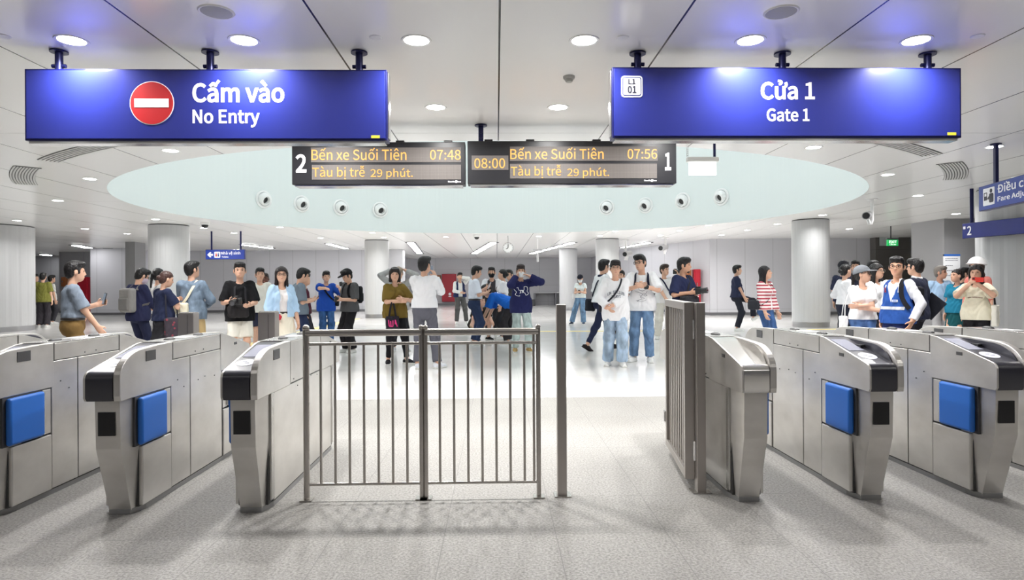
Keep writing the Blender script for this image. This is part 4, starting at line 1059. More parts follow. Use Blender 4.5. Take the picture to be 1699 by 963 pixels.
def boxp(c, h, r=.01, R=None):
    c = np.array(c, float); h = np.array(h, float)-r
    def fn(x, y, z):
        X, Y, Z = x-c[0], y-c[1], z-c[2]
        if R is not None: X, Y, Z = (X*R[0, 0]+Y*R[1, 0]+Z*R[2, 0], X*R[0, 1]+Y*R[1, 1]+Z*R[2, 1], X*R[0, 2]+Y*R[1, 2]+Z*R[2, 2])
        qx, qy, qz = np.abs(X)-h[0], np.abs(Y)-h[1], np.abs(Z)-h[2]
        return np.sqrt(np.maximum(qx, 0)**2+np.maximum(qy, 0)**2+np.maximum(qz, 0)**2)+np.minimum(np.maximum(qx, np.maximum(qy, qz)), 0)-r
    e = np.full(3, np.linalg.norm(h)+r) if R is not None else h+r
    return fn, c-e, c+e
def torus_p(c, R, rx_, ry_, r):
    c = np.array(c, float)
    def fn(x, y, z):
        X, Y, Z = x-c[0], y-c[1], z-c[2]
        X, Y, Z = (X*R[0, 0]+Y*R[1, 0]+Z*R[2, 0], X*R[0, 1]+Y*R[1, 1]+Z*R[2, 1], X*R[0, 2]+Y*R[1, 2]+Z*R[2, 2])
        k = np.sqrt((X/rx_)**2+(Y/ry_)**2); q = (k-1)*min(rx_, ry_); return np.sqrt(q*q+Z*Z*.35)-r
    e = max(rx_, ry_)+r*2; return fn, c-e, c+e
def Rx(a): c, s = math.cos(a), math.sin(a); return np.array([[1, 0, 0], [0, c, -s], [0, s, c]])
def Ry(a): c, s = math.cos(a), math.sin(a); return np.array([[c, 0, s], [0, 1, 0], [-s, 0, c]])
def Rz(a): c, s = math.cos(a), math.sin(a); return np.array([[c, -s, 0], [s, c, 0], [0, 0, 1]])
def ik(a, c, l1, l2, pole):
    d = c-a; D = np.linalg.norm(d); D2 = min(D, (l1+l2)*.995); u = d/(D+1e-9); c = a+u*D2
    x = (l1*l1-l2*l2+D2*D2)/(2*D2); h = math.sqrt(max(l1*l1-x*x, 0)); p = np.array(pole, float); p = p-u*(p@u); p = nrm(p)
    return a+u*x+p*h, c
rad = math.radians

SKIN = {}
def skin(c):
    k = 'skin_%d_%d_%d' % c
    m = mat(k, srgb(*c), .5, spec=.35)
    return m
def cloth(c, kind='cloth'):
    k = '%s_%d_%d_%d' % ((kind,)+tuple(c))
    if k in MATS: return MATS[k]
    m = mat(k, srgb(*c), .85, spec=.2, bump=(26, .35, (1, 1, .6), .02))
    if kind == 'denim': noise_col(m, 9, srgb(*[v*.82 for v in c]), srgb(*[min(255, v*1.14) for v in c]), (1, 1, .5))
    if kind == 'stripe':
        nt, N, L, b = nodes(m); tc = N.new('ShaderNodeTexCoord')
        a = line_mask(N, L, tc.outputs['Object'], 'Z', .058, 0., .026)
        L.new(mix_in(N, L, a, srgb(235, 225, 225), srgb(*c)), b.inputs['Base Color'])
    if kind == 'flower':
        nt, N, L, b = nodes(m); tc = N.new('ShaderNodeTexCoord'); vz = N.new('ShaderNodeTexVoronoi'); vz.inputs['Scale'].default_value = 17; L.new(tc.outputs['Object'], vz.inputs['Vector'])
        lt_ = N.new('ShaderNodeMath'); lt_.operation = 'LESS_THAN'; lt_.inputs[1].default_value = .3; L.new(vz.outputs[0], lt_.inputs[0])
        L.new(mix_in(N, L, lt_.outputs[0], srgb(*c), srgb(134, 62, 74)), b.inputs['Base Color'])
    return m
def hairm(c):
    return mat('hair_%d_%d_%d' % c, srgb(*c), .45, spec=.4, bump=(60, .5, (1, 1, .15), .01))
M_eye = mat('eye_dark', (.015, .012, .01), .25); M_lip = mat('lip', srgb(176, 104, 98), .5); M_brow = mat('brow', (.02, .017, .015), .7)
M_frame = mat('glasses_frame', (.02, .02, .022), .3); M_sole = mat('shoe_sole', (.75, .75, .73), .5)

class Fig: pass
def person(px, d, ht, face, label, top=None, bottom=None, hair='short', hairc=(24, 22, 24), skinc=(214, 170, 146), shoes=(230, 230, 228), sole=True,
           L=None, R=None, poleL=None, poleR=None, footL=(-.10, 0), footR=(.10, 0), liftL=0., liftR=0., hip=.925, hipx=0., hipy=0., lean=0., roll=0., twist=0., head=(0, 0, 0),
           palmL=None, palmR=None, curl=.5, female=False, face_on=True, glasses=None, mask=None, cap=None, belt=None, vest=None, kneeL=None, kneeR=None, fat=1., res=.0075, group='people in the hall', cat='person', yaw=None):
    """px = picture column of the figure, d = its distance, face = heading in degrees (0 away from the camera, 90 to the right, 180 towards it).
    Poses are written in metres for a 1.70 m body that looks along +y with x to its own right."""
    s = ht/1.70
    g0 = at_d(px, 470, d); face += math.degrees(math.atan((px-849.5)/F_PX))      # headings are read against the line of sight
    e = empty('person', (g0.x, g0.y, 0), -rad(face), label, cat, group)
    w = (.92 if female else 1.)
    sh = (.152 if female else .174)
    hipw = .088
    Pv = V3(hipx, hipy, hip); Rt = Rz(-rad(twist)) @ Ry(rad(roll)) @ Rx(-rad(lean))
    T = lambda x, y, z: Pv+Rt @ V3(x, y, z)
    neck = T(0, -.012, .505); shL, shR = T(-sh+.02, -.012, .445), T(sh-.02, -.012, .445)
    Rl = Rx(-rad(lean*.55)) if abs(lean) > 12 else Rx(-rad(lean))
    Rh = Rz(-rad(twist)) @ Ry(rad(roll*.5)) @ Rl @ Rz(-rad(head[0])) @ Rx(rad(head[1])) @ Ry(rad(head[2]))
    nt_ = neck+Rt @ V3(0, .012, .05); hc = nt_+Rh @ V3(0, .022, .118)
    def arm(shp, tgt, pole, sgn):
        t = V3(*tgt) if tgt is not None else T(sgn*(sh+.055), .035, -.09)
        el, wr = ik(shp, t, .285, .25, pole if pole is not None else Rt @ V3(sgn*.6, -1., -.35)); return el, wr
    eL, wL = arm(shL, L, poleL, -1); eR, wR = arm(shR, R, poleR, 1)
    def leg(hp, ft, lift, knee):
        an = V3(ft[0], ft[1], .085+lift); kn, an2 = ik(hp, an, .425, .42, knee if knee is not None else (0.02*np.sign(hp[0]-hipx), 1, 0)); return kn, an2
    hL, hR = Pv+Rz(-rad(twist*.3)) @ V3(-hipw, 0, -.03), Pv+Rz(-rad(twist*.3)) @ V3(hipw, 0, -.03)
    kL, aL = leg(hL, footL, liftL, kneeL); kR, aR = leg(hR, footR, liftR, kneeR)
    X_ = Rt[:, 0]; f = fat
    def calf(kn, an): dr = nrm(an-kn); bk = nrm(V3(0, -1, 0)-dr*(-dr[1])); return kn+(an-kn)*.3+bk*.016
    # ---- primitives shared by the body and the clothes
    def torso(o=0.):
        a_ = lambda r, v: (r*v+o*.8)/(r+o)
        r = .102*f; yield cone(T(0, 0, -.02), T(0, .0, .10), r+o, r-.006+o, a_(r, 1.55 if not female else 1.6), X_), .03
        r = .096*f*w; yield cone(T(0, 0, .12), T(0, .0, .22), r+o, r+o, a_(r, 1.38), X_), .035
        r = .102*w*(1+(f-1)*.6); yield cone(T(0, 0, .24), T(0, -.008, .38), r+o, r-.006+o, a_(r, 1.5), X_), .035
        yield cone(T(-sh+.055, -.012, .435), T(sh-.055, -.012, .435), .050+o*.7, .050+o*.7), .04
        if female: 
            yield ell(T(-.065, .085, .32), (.06+o, .055+o, .06+o)), .03
            yield ell(T(.065, .085, .32), (.06+o, .055+o, .06+o)), .03
        elif f > 1.05: yield ell(T(0, .05, .12), (.13*f+o, .10*f+o, .13+o), Rt), .04
    def arms(o=0., t1=2., flat=False, slim=1., only=None):
        for sg, sp, el, wr in ((-1, shL, eL, wL), (1, shR, eR, wR)):
            if only and sg != only: continue
            r0, r1, r2 = (.049+o), (.040*slim+o), (.029*slim+o)
            if t1 <= 1.: yield cone(sp, sp+(el-sp)*t1, r0, r0+(r1-r0)*t1*.5+(.012 if flat else 0), flat=flat), .025
            else:
                yield cone(sp, el, r0, r1), .025
                q = el+(wr-el)*(t1-1.); yield cone(el, q, r1, r1+(r2-r1)*(t1-1)*.8, flat=flat), .02
    # ---- body
    pts = np.array([T(0, 0, -.1), shL, shR, eL, eR, wL, wR, kL, kR, aL, aR, hc, neck]); lo, hi = pts.min(0)-.24, pts.max(0)+.24; lo[2] = max(lo[2], -.03) if min(liftL, liftR) >= 0 else lo[2]
    lo[2] = min(lo[2], -.03)
    B = Field(lo, hi, res)
    for p, k in torso(-.006): B.add(p, k)
    for hp, kn, an in ((hL, kL, aL), (hR, kR, aR)):
        B.add(cone(hp+V3(0, 0, -.02), kn, .082*w*min(f, 1.1), .053), .03); B.add(cone(kn, an, .052, .036), .02); cq = calf(kn, an); B.add(ell(cq, (.045, .045, .09)), .03)
    B.add(ell(T(0, -.05, -.04), (.135, .085, .10), Rt), .04)
    for p, k in arms(): B.add(p, k)
    B.add(cone(neck-Rt[:, 2]*.04, nt_+Rh[:, 2]*.035, .052 if not female else .045, .05 if not female else .043), .03)
    hs = 1.09 if not female else 1.07
    H = lambda x, y, z: hc+Rh @ (V3(x, y, z)*hs)
    def elh(c, r, R=None): return ell(c, np.array(r)*hs, R)
    def headp(o=0.):
        yield elh(H(0, -.014, .028), (.076+o, .094+o, .088+o), Rh), .02
        yield elh(H(0, .018, -.03), (.064+o, .072+o, .075+o), Rh), .03
        yield elh(H(0, .042, -.078), (.036+o, .038+o, .03+o), Rh), .03
    for p, k in headp(): B.add(p, k)
    if face_on:
        B.add(cone(H(0, .084, .018), H(0, .100, -.022), .008, .0125), .012); B.add(cone(H(-.011, .088, -.026), H(.011, .088, -.026), .009, .009), .008)
        for sg in (-1, 1): B.add(elh(H(sg*.031, .092, .012), (.016, .012, .010), Rh), .014, 's'); B.add(cone(H(sg*.014, .082, .034), H(sg*.044, .072, .034), .008, .008), .014)
        B.add(elh(H(0, .080, -.057), (.024, .012, .010), Rh), .01)
    for sg in (-1, 1): B.add(elh(H(sg*.079, -.004, -.006), (.010, .02, .031), Rh @ Rz(sg*.35)), .008)
    # hands
    hands = []
    for sg, el, wr, pm in ((-1, eL, wL, palmL), (1, eR, wR, palmR)):
        hd = nrm(wr-el); n_ = V3(*pm) if pm is not None else V3(-sg, .2, 0); n_ = nrm(n_-hd*(n_@hd)); wd = np.cross(hd, n_)*sg   # wd points to the thumb side
        Rm = np.stack([wd, n_, hd], 1)
        B.add(ell(wr+hd*.048, (.040, .017, .052), Rm), .015)
        for i, (off, ln) in enumerate(((.031, .068), (.010, .078), (-.011, .073), (-.031, .056))):
            b0 = wr+hd*.085+wd*off*.92; c1 = curl*(.6+.1*i); d1 = nrm(hd*math.cos(c1)+n_*math.sin(c1)+wd*off*1.6); d2 = nrm(hd*math.cos(c1*2.1)+n_*math.sin(c1*2.1)+wd*off)
            m1 = b0+d1*ln*.55; B.add(cone(b0, m1, .0092, .0088), .004); B.add(cone(m1, m1+d2*ln*.5, .0088, .0072), .004)
        b0 = wr+hd*.025+wd*.028; d1 = nrm(hd*.65+wd*.62+n_*.35); m1 = b0+d1*.042; B.add(cone(b0, m1, .0125, .0105), .008); B.add(cone(m1, m1+nrm(hd*.8+wd*.2+n_*.5)*.032, .0105, .008), .005)
        hands.append((wr+hd*.085, hd, n_, wd))
    # feet
    feet = []
    for sg, kn, an, lf, ft in ((-1, kL, aL, liftL, footL), (1, kR, aR, liftR, footR)):
        yw = rad(ft[2]) if len(ft) > 2 else rad(-sg*-9); pt = rad(ft[3]) if len(ft) > 3 else 0.
        Rf = Rz(-yw) @ Rx(-pt); o_ = an-V3(0, 0, .0); feet.append((o_, Rf))
        B.add(cone(o_+Rf @ V3(0, -.02, -.045), o_+Rf @ V3(0, .13, -.062), .036, .024), .03)
    V, Q = B.mesh(); V = V*s
    body = mesh_obj('body', V, Q, skin(skinc), e)
    Bx = lambda: None
    # ---- clothes
    def new(prims, m, name, hh=.0085, cuts=(), warp=.0, k0=None, pad=.05, seed=1.):
        pr = list(prims); lo = np.min([p[0][1] for p in pr], 0)-pad; hi = np.max([p[0][2] for p in pr], 0)+pad
        F_ = Field(lo, hi, hh)
        for p, k in pr: F_.add(p, k0 or k)
        if warp: F_.warp(warp, 1., seed)
        for c_ in cuts: F_.cut(c_)
        V_, Q_ = F_.mesh(); return mesh_obj(name, V_*s, Q_, m, e) if len(V_) else None
    def plane(pt, n): pt = np.array(pt); n = nrm(np.array(n)); return lambda x, y, z: (x-pt[0])*n[0]+(y-pt[1])*n[1]+(z-pt[2])*n[2]
    sd = (px*7 % 10)
    fig = Fig(); fig.e = e; fig.s = s; fig.H = H; fig.Rh = Rh; fig.T = T; fig.Rt = Rt; fig.wL, fig.wR = wL, wR; fig.hands = hands; fig.shL, fig.shR, fig.eL, fig.eR = shL, shR, eL, eR; fig.body = body; fig.neck = neck; fig.kL, fig.kR = kL, kR
    fig.top = None
    if bottom:
        bk = dict(bottom); kind = bk.get('kind', 'trousers'); c_ = bk['c']; mt = cloth(c_, bk.get('m', 'cloth')); o = .014
        up = T(0, 0, bk.get('up', .075))
        def pel():
            yield cone(T(0, 0, -.03), T(0, 0, .09), .104*f+o*.8, .10*f+o*.8, 1.5, X_), .03
            yield ell(T(0, -.046, -.045), (.145*f, .096, .11), Rt), .03
        def trouser(r1, r2, r3, t=2.):
            yield from pel()
            for hp, kn, an in ((hL, kL, aL), (hR, kR, aR)):
                if t <= 1: yield cone(hp+V3(0, 0, -.0), hp+(kn-hp)*t, r1, r1+(r2-r1)*t+.012, flat=True), .03
                else:
                    yield cone(hp, kn, r1, r2), .03; yield ell(calf(kn, an), (.055, .055, .10)), .03; yield ell(kn, (r2+.004,)*3), .03
                    q = kn+(an-kn)*(t-1); yield cone(kn, q, r2, r3, flat=True), .03
        if kind == 'skirt':
            ln = bk.get('len', .5); fl = bk.get('flare', .09)
            def pr():
                yield from pel()
                yield cone(T(0, 0, .0), V3(hipx, hipy, hip-ln), .125, .125+fl, 1.38, V3(1, 0, 0), flat=True), .03
            fig.bottom = new(pr(), mt, 'skirt', cuts=[plane(up, Rt[:, 2])], warp=.007, seed=sd)
        else:
            sz = {'trousers': (.092, .070, .058, 1.93), 'slim': (.088, .062, .047, 1.9), 'wide': (.098, .090, .092, 1.98), 'straight': (.095, .078, .072, 1.95), 'shorts': (.092, .084, .08, .86)}[kind]
            fig.bottom = new(trouser(*sz), mt, 'shorts' if kind == 'shorts' else 'trousers', cuts=[plane(up, Rt[:, 2])], warp=.0045, seed=sd)
    if belt: new([(cone(T(0, 0, .055), T(0, 0, .085), .1*f+.02, .1*f+.02, 1.52, X_), .01)], mat('belt_leather', (.02, .016, .014), .4), 'belt', .007, cuts=[plane(T(0, 0, .088), Rt[:, 2]), plane(T(0, 0, .054), -Rt[:, 2])])
    def elh2(c, r): return ell(c, r, Rt)
    def make_top(tp, name, o, extra=0.):
        kind = tp.get('kind', 'tee'); sl = tp.get('sleeve', .62); hem = tp.get('hem', -.06); mt = cloth(tp['c'], tp.get('m', 'cloth')); fit = tp.get('fit', .0)*.55+o
        def pr():
            yield from torso(fit)
            if hem < .04:
                yield cone(T(0, .0, max(hem, -.16)-.02), T(0, .0, .12), .122*f+fit*.9, .100*f+fit, 1.48-fit*2.5, X_), .03
                if hem < 0:
                    yield elh2(T(0, -.05, -.05), (.165*f+fit*.5, .108+fit*.6, .14)), .04
                    for hp in (hL, hR): yield elh2(hp+Rt @ V3(0, .004, .03), (.124+fit*.5, .126+fit*.5, .26)), .03
            if sl > .05: yield from arms(fit*.9+(.012 if sl <= 1. else .004), sl, True)
            if tp.get('collar'): yield torus_p(T(0, -.004, .495), Rt @ Rx(.25), .068, .068, .014), .012
        nk = cone(T(0, .012, .47), T(0, .03, .64), tp.get('neck', .062), .075)
        cuts = [plane(T(0, 0, hem), -Rt[:, 2]), lambda x, y, z: -nk[0](x, y, z)]
        if tp.get('vneck'): 
            zv = tp['vneck']
            def vcut(x, y, z):
                dx, dy, dz = x-Pv[0], y-Pv[1], z-Pv[2]; lx = dx*Rt[0, 0]+dy*Rt[1, 0]+dz*Rt[2, 0]; ly = dx*Rt[0, 1]+dy*Rt[1, 1]+dz*Rt[2, 1]; lz = dx*Rt[0, 2]+dy*Rt[1, 2]+dz*Rt[2, 2]
                return -np.maximum(np.abs(lx)-.095*(lz-zv)/(.5-zv), .03-ly)
            cuts.append(vcut)
        if tp.get('open'):   # open front
            op = tp['open']; cuts.append(lambda x, y, z: np.minimum(op-np.abs((x-Pv[0])*Rt[0, 0]+(y-Pv[1])*Rt[1, 0]+(z-Pv[2])*Rt[2, 0]), (x-Pv[0])*Rt[0, 1]+(y-Pv[1])*Rt[1, 1]+(z-Pv[2])*Rt[2, 1]-.02))
        return new(pr(), mt, name, cuts=cuts, warp=tp.get('warp', .005), seed=sd+1)
    if top: fig.top = make_top(top, top.get('name', 'shirt'), .010)
    if vest: fig.vest = make_top(vest, vest.get('name', 'vest'), .021)
    # shoes
    for (o_, Rf), nm in zip(feet, ('shoe', 'shoe')):
        if shoes is None: break
        c_ = shoes
        def pr():
            yield cone(o_+Rf @ V3(0, -.035, -.04), o_+Rf @ V3(0, .045, -.038), .043, .042), .02
            yield cone(o_+Rf @ V3(0, .04, -.05), o_+Rf @ V3(0, .145, -.058), .042, .034), .03
            yield boxp(o_+Rf @ V3(0, .05, -.075), (.042, .125, .012), .01, Rf), .01
        b_ = new(pr(), [cloth(c_, 'shoe'), M_sole], nm, .0075, cuts=[plane(o_+Rf @ V3(0, 0, -.085), -Rf[:, 2]), plane(o_+V3(0, 0, .012), (0, 0, 1))])
        if b_ is not None and sole:
            me = b_.data; n = len(me.polygons); ce = np.empty(n*3); me.polygons.foreach_get('center', ce); ce = ce.reshape(-1, 3)/s-o_; zz = ce @ Rf[:, 2]; me.polygons.foreach_set('material_index', (zz < -.062).astype(np.int32))
    # hair
    hm = hairm(hairc); o = .009
    if hair != 'none':
        kind = hair.split('+')[0]
        LH = kind in ('long', 'bob')
        F_ = Field(hc-.5, hc+.22, .0065) if kind in ('long', 'bob', 'pony') else Field(hc-.2, hc+.2, .006)
        F_.add(elh(H(0, -.016, .044), (.081, .100, .094), Rh), .02)
        F_.add(elh(H(0, -.05, -.015), (.069, .056, .075), Rh), .03)
        if kind in ('short', 'tuft'):
            F_.add(elh(H(.024, .045, .098), (.05, .05, .034), Rh), .03); F_.add(elh(H(-.03, .04, .094), (.045, .05, .034), Rh), .03)
        if LH:
            for sg in (-1, 1): F_.add(elh(H(sg*.055, .02, .03), (.035, .062, .07), Rh), .03)
        fr = {'short': .056, 'tuft': .036, 'long': .06, 'bob': .038, 'pony': .062, 'bun': .062}[kind]; lowb = -.078 if not LH else -.12; ph = sd
        def hl(x, y, z):
            X, Y, Z = x-hc[0], y-hc[1], z-hc[2]; lx = (X*Rh[0, 0]+Y*Rh[1, 0]+Z*Rh[2, 0])/hs; ly = (X*Rh[0, 1]+Y*Rh[1, 1]+Z*Rh[2, 1])/hs; lz = (X*Rh[0, 2]+Y*Rh[1, 2]+Z*Rh[2, 2])/hs
            t = np.clip((ly+.06)/(.125 if not LH else .15), 0, 1); t = t*t*(3-2*t)
            return (lowb+(fr-lowb)*t+.006*np.sin(110*lx+ph)*np.sin(60*ly+ph*2)+(.012*np.cos(lx*28+ph*.3) if kind == 'tuft' else 0)-lz)
        F_.cut(hl)
        if kind not in ('long', 'bob', 'tuft'):
            fc = elh(H(0, .105, -.012), (.066, .06, .07), Rh); F_.cut(lambda x, y, z: -fc[0](x, y, z))
        if kind in ('short', 'tuft'):
            for sg in (-1, 1): F_.add(elh(H(sg*.069, .022, .01), (.010, .018, .034), Rh), .01)
        if kind == 'long':
            dn = V3(0, 0, -1); F_.add(cone(H(0, -.05, .0), H(0, -.07, 0)+dn*.16, .052, .046, 1.45, Rh[:, 0]), .03); F_.add(cone(H(0, -.06, 0)+dn*.14, H(0, -.085, 0)+dn*.36, .046, .022, 1.9, Rh[:, 0]), .03)
            for sg in (-1, 1): F_.add(cone(H(sg*.072, .0, .03), H(sg*.08, -.01, 0)+dn*.20, .02, .026), .03)
        if kind == 'bob':
            for sg in (-1, 1): F_.add(cone(H(sg*.07, -.0, .03), H(sg*.075, .005, -.10), .026, .028), .03)
            F_.add(cone(H(0, -.06, .0), H(0, -.06, -.10), .05, .045, 1.5, Rh[:, 0]), .03); F_.add(cone(H(-.05, .07, .085), H(.05, .07, .085), .022, .022), .02)
        if kind == 'pony': F_.add(elh(H(0, -.115, .03), (.028, .025, .028)), .01); F_.add(cone(H(0, -.125, .02), H(0, -.13, 0)+V3(0, -.02, -.22), .026, .018), .02)
        if kind == 'bun': F_.add(elh(H(0, -.115, .0), (.042, .034, .04)), .012)
        F_.warp(.0025, 3.2, sd)
        V_, Q_ = F_.mesh(); mesh_obj('hair', V_*s, Q_, hm, e)
    if face_on:
        def blob(nm, x, y, z, r, m):
            bm = BM(); M_ = Matrix([list(Rh[0])+[0], list(Rh[1])+[0], list(Rh[2])+[0], [0, 0, 0, 1]]); c_ = H(x, y, z)
            bmesh.ops.create_uvsphere(bm, u_segments=12, v_segments=8, radius=1, matrix=Matrix.Scale(s, 4) @ Matrix.Translation(c_) @ M_ @ Matrix.Diagonal((*r, 1))); obj(nm, bm, m, e, smooth=True)
        for sg in (-1, 1): blob('eye', sg*.031, .079, .011, (.013, .006, .0055), M_eye); blob('eyebrow', sg*.031, .083, .033, (.017, .007, .004), M_brow)
        if not mask: blob('lips', 0, .089, -.057, (.02, .006, .006), M_lip)
    if mask:
        F_ = Field(hc-.16, hc+.16, .0065)
        for p, k in headp(.006): F_.add(p, k)
        F_.add(elh(H(0, .082, -.035), (.028, .018, .034), Rh), .03)
        F_.cut(plane(H(0, .012, 0), -Rh[:, 1])); F_.cut(plane(H(0, .09, -.008), Rh[:, 2]+Rh[:, 1]*-.25)); F_.cut(plane(H(0, 0, -.108), -Rh[:, 2]))
        V_, Q_ = F_.mesh(); mesh_obj('face_mask', V_*s, Q_, cloth(mask, 'mask'), e)
    if glasses:
        bm = BM()
        for sg in (-1, 1):
            tube(bm, [H(sg*.034+.024*math.cos(t), .1, .008+.02*math.sin(t))*s for t in [i*2*math.pi/16 for i in range(17)]], .0032*s, 5)
            tube(bm, [H(sg*.058, .099, .014)*s, H(sg*.078, .06, .014)*s, H(sg*.084, -.005, .012)*s], .003*s, 5)
        tube(bm, [H(-.012, .101, .012)*s, H(.012, .101, .012)*s], .003*s, 5); obj('glasses', bm, M_frame if glasses is True else mat('gl_metal', (.3, .28, .25), .3, metal=.8), e)
    if cap:
        kind, c_ = cap; mt = cloth(c_, 'cap') if kind != 'helmet' else mat('helmet_white', (.85, .85, .86), .3)
        F_ = Field(hc-.22, hc+.22, .0065); a_ = .018 if kind != 'helmet' else .04
        F_.add(elh(H(0, -.012, .04), (.080+a_, .097+a_, .092+a_*.8), Rh), .01)
        tl = .12; F_.cut(lambda x, y, z: -(((x-hc[0])*Rh[0, 2]+(y-hc[1])*Rh[1, 2]+(z-hc[2])*Rh[2, 2])-tl*((x-hc[0])*Rh[0, 1]+(y-hc[1])*Rh[1, 1]+(z-hc[2])*Rh[2, 1])-.034))
        if kind == 'helmet': F_.add(elh(H(0, -.0, .04), (.135, .165, .008), Rh @ Rx(.12)), .01)
        else: F_.add(elh(H(0, .115, .046), (.075, .085, .009), Rh @ Rx(-.12)), .01)
        V_, Q_ = F_.mesh(); mesh_obj('helmet' if kind == 'helmet' else 'cap', V_*s, Q_, mt, e)
    fig.world = lambda p: Matrix.Translation(e.location) @ Matrix.Rotation(-rad(face), 4, 'Z') @ Vector(np.array(p)*s)
    fig.face = face
    return fig
# ---- lettering laid on a garment, and things that are held or worn
def print_on(fig, o, body, m, x0, z0, x1, z1, front=1, bold=.01, arc=0.):
    """lettering on the chest: x, z in metres of the 1.70 body relative to the hip frame, seen from outside"""
    tm = text_mesh('print', body, m, None, x0, z0, x1, z1, 0, bold=bold, depth=0)
    bpy_verts = tm.data.vertices; lay_on(fig, o, tm, arc)
    return tm
def lay_on(fig, o, tm, arc=0., lift=.004):
    bm = bmesh.new(); bm.from_mesh(o.data); bv = BVHTree.FromBMesh(bm); bm.free()
    t2 = bmesh.new(); t2.from_mesh(tm.data)
    for v in t2.verts:
        x, z = -v.co.x, v.co.z + arc*v.co.x**2      # +x of the lettering is the wearer's left as seen from the front
        p = fig.T(x, .6, z)*fig.s; dr = -fig.Rt[:, 1]
        hit = bv.ray_cast(Vector(p), Vector(dr), 2.0)
        q = hit[0] if hit[0] is not None else Vector(fig.T(x, .16, z)*fig.s)
        v.co = q - Vector(dr)*lift
    t2.to_mesh(tm.data); t2.free(); tm.parent = o
def wrap_thing(name, fig, label, cat, group=None):
    return empty(name, fig.e.location.copy(), -rad(fig.face), label, cat, group)
def pmat(fig, p, R=None):
    p = np.array(p)*fig.s; M_ = Matrix.Translation(Vector(p))
    if R is not None: M_ = M_ @ Matrix([list(R[0])+[0], list(R[1])+[0], list(R[2])+[0], [0, 0, 0, 1]])
    return M_
M_phone = mat('phone_black', (.015, .015, .018), .25); M_phscr = mat('phone_screen', (.1, .12, .16), .1, emit=(.4, .5, .6), estr=.25); M_cam = mat('camera_black', (.02, .02, .022), .4)
M_glass = mat('lens_glass', (.02, .02, .03), .05, spec=1.)
def phone(fig, hand, label, up=None, look=None, col=None, off=(0, 0, 0), tall=True):
    """a phone gripped in a hand; look = direction its screen faces (body frame)"""
    c, hd, n_, wd = fig.hands[hand]; e = wrap_thing('phone', fig, label, 'phone', 'phones in hand')
    lk = nrm(np.array(look if look is not None else (0, -1, .3), float)); u = nrm(np.array(up if up is not None else (0, .3, 1), float)); u = nrm(u-lk*(u@lk)); x = np.cross(u, lk)
    R_ = np.stack([x, -lk, u], 1); p = c+n_*.02+hd*.02+np.array(off); M_ = pmat(fig, p, R_); s = fig.s
    w, h = (.037, .077) if tall else (.077, .037)
    bm = BM(); prism(bm, rrect(-w*s, w*s, -h*s, h*s, .01*s, 3), 'y', -.0045*s, .0045*s); bmesh.ops.transform(bm, matrix=M_, verts=bm.verts); obj('case', bm, col or M_phone, e)
    bm = BM(); box(bm, -w*.92*s, w*.92*s, -.0055*s, -.0045*s, -h*.93*s, h*.93*s); bmesh.ops.transform(bm, matrix=M_, verts=bm.verts); obj('screen', bm, M_phscr, e)
    bm = BM(); box(bm, -w*.8*s, -w*.1*s, .0045*s, .007*s, h*.5*s, h*.9*s); bmesh.ops.transform(bm, matrix=M_, verts=bm.verts); obj('camera_bump', bm, M_black, e)
    return e
def photo_camera(fig, p, look, label, strap=None, sc_=1.):
    e = wrap_thing('photo_camera', fig, label, 'camera', 'cameras in hand'); lk = nrm(np.array(look, float)); u = nrm(V3(0, 0, 1)-lk*lk[2]); x = np.cross(lk, u); R_ = np.stack([x, lk, u], 1); M_ = pmat(fig, p, R_); s = fig.s*sc_
    def pt(name, bm, m, **k): bmesh.ops.transform(bm, matrix=M_, verts=bm.verts); return obj(name, bm, m, e, **k)
    bm = BM(); box(bm, -.066*s, .066*s, -.03*s, .03*s, -.045*s, .04*s); pt('body', bm, M_cam, bevel=.008*s)
    bm = BM(); box(bm, -.022*s, .022*s, -.03*s, .03*s, .04*s, .062*s); pt('viewfinder', bm, M_cam, bevel=.006*s)
    bm = BM(); box(bm, -.07*s, -.04*s, -.02*s, .045*s, -.043*s, .04*s); pt('grip', bm, M_cam, bevel=.01*s)
    bm = BM(); cyl(bm, (.005*s, .03*s, 0), (.005*s, .12*s, 0), .036*s, .04*s, n=20); pt('lens', bm, M_cam, smooth=True)
    bm = BM(); cyl(bm, (.005*s, .118*s, 0), (.005*s, .122*s, 0), .034*s, n=20); pt('lens_glass', bm, M_glass)
    return e
def sdf_part(name, prims, m, e, fig, h=.008, cuts=(), warp=0.):
    pr = [(p, .02) if not isinstance(p[0], tuple) else p for p in prims]
    lo = np.min([p[0][1] for p in pr], 0)-.04; hi = np.max([p[0][2] for p in pr], 0)+.04; F_ = Field(lo, hi, h)
    for p, k in pr: F_.add(p, k)
    if warp: F_.warp(warp, 1., 2.)
    for c in cuts: F_.cut(c)
    V_, Q_ = F_.mesh(); return mesh_obj(name, V_*fig.s, Q_, m, e)
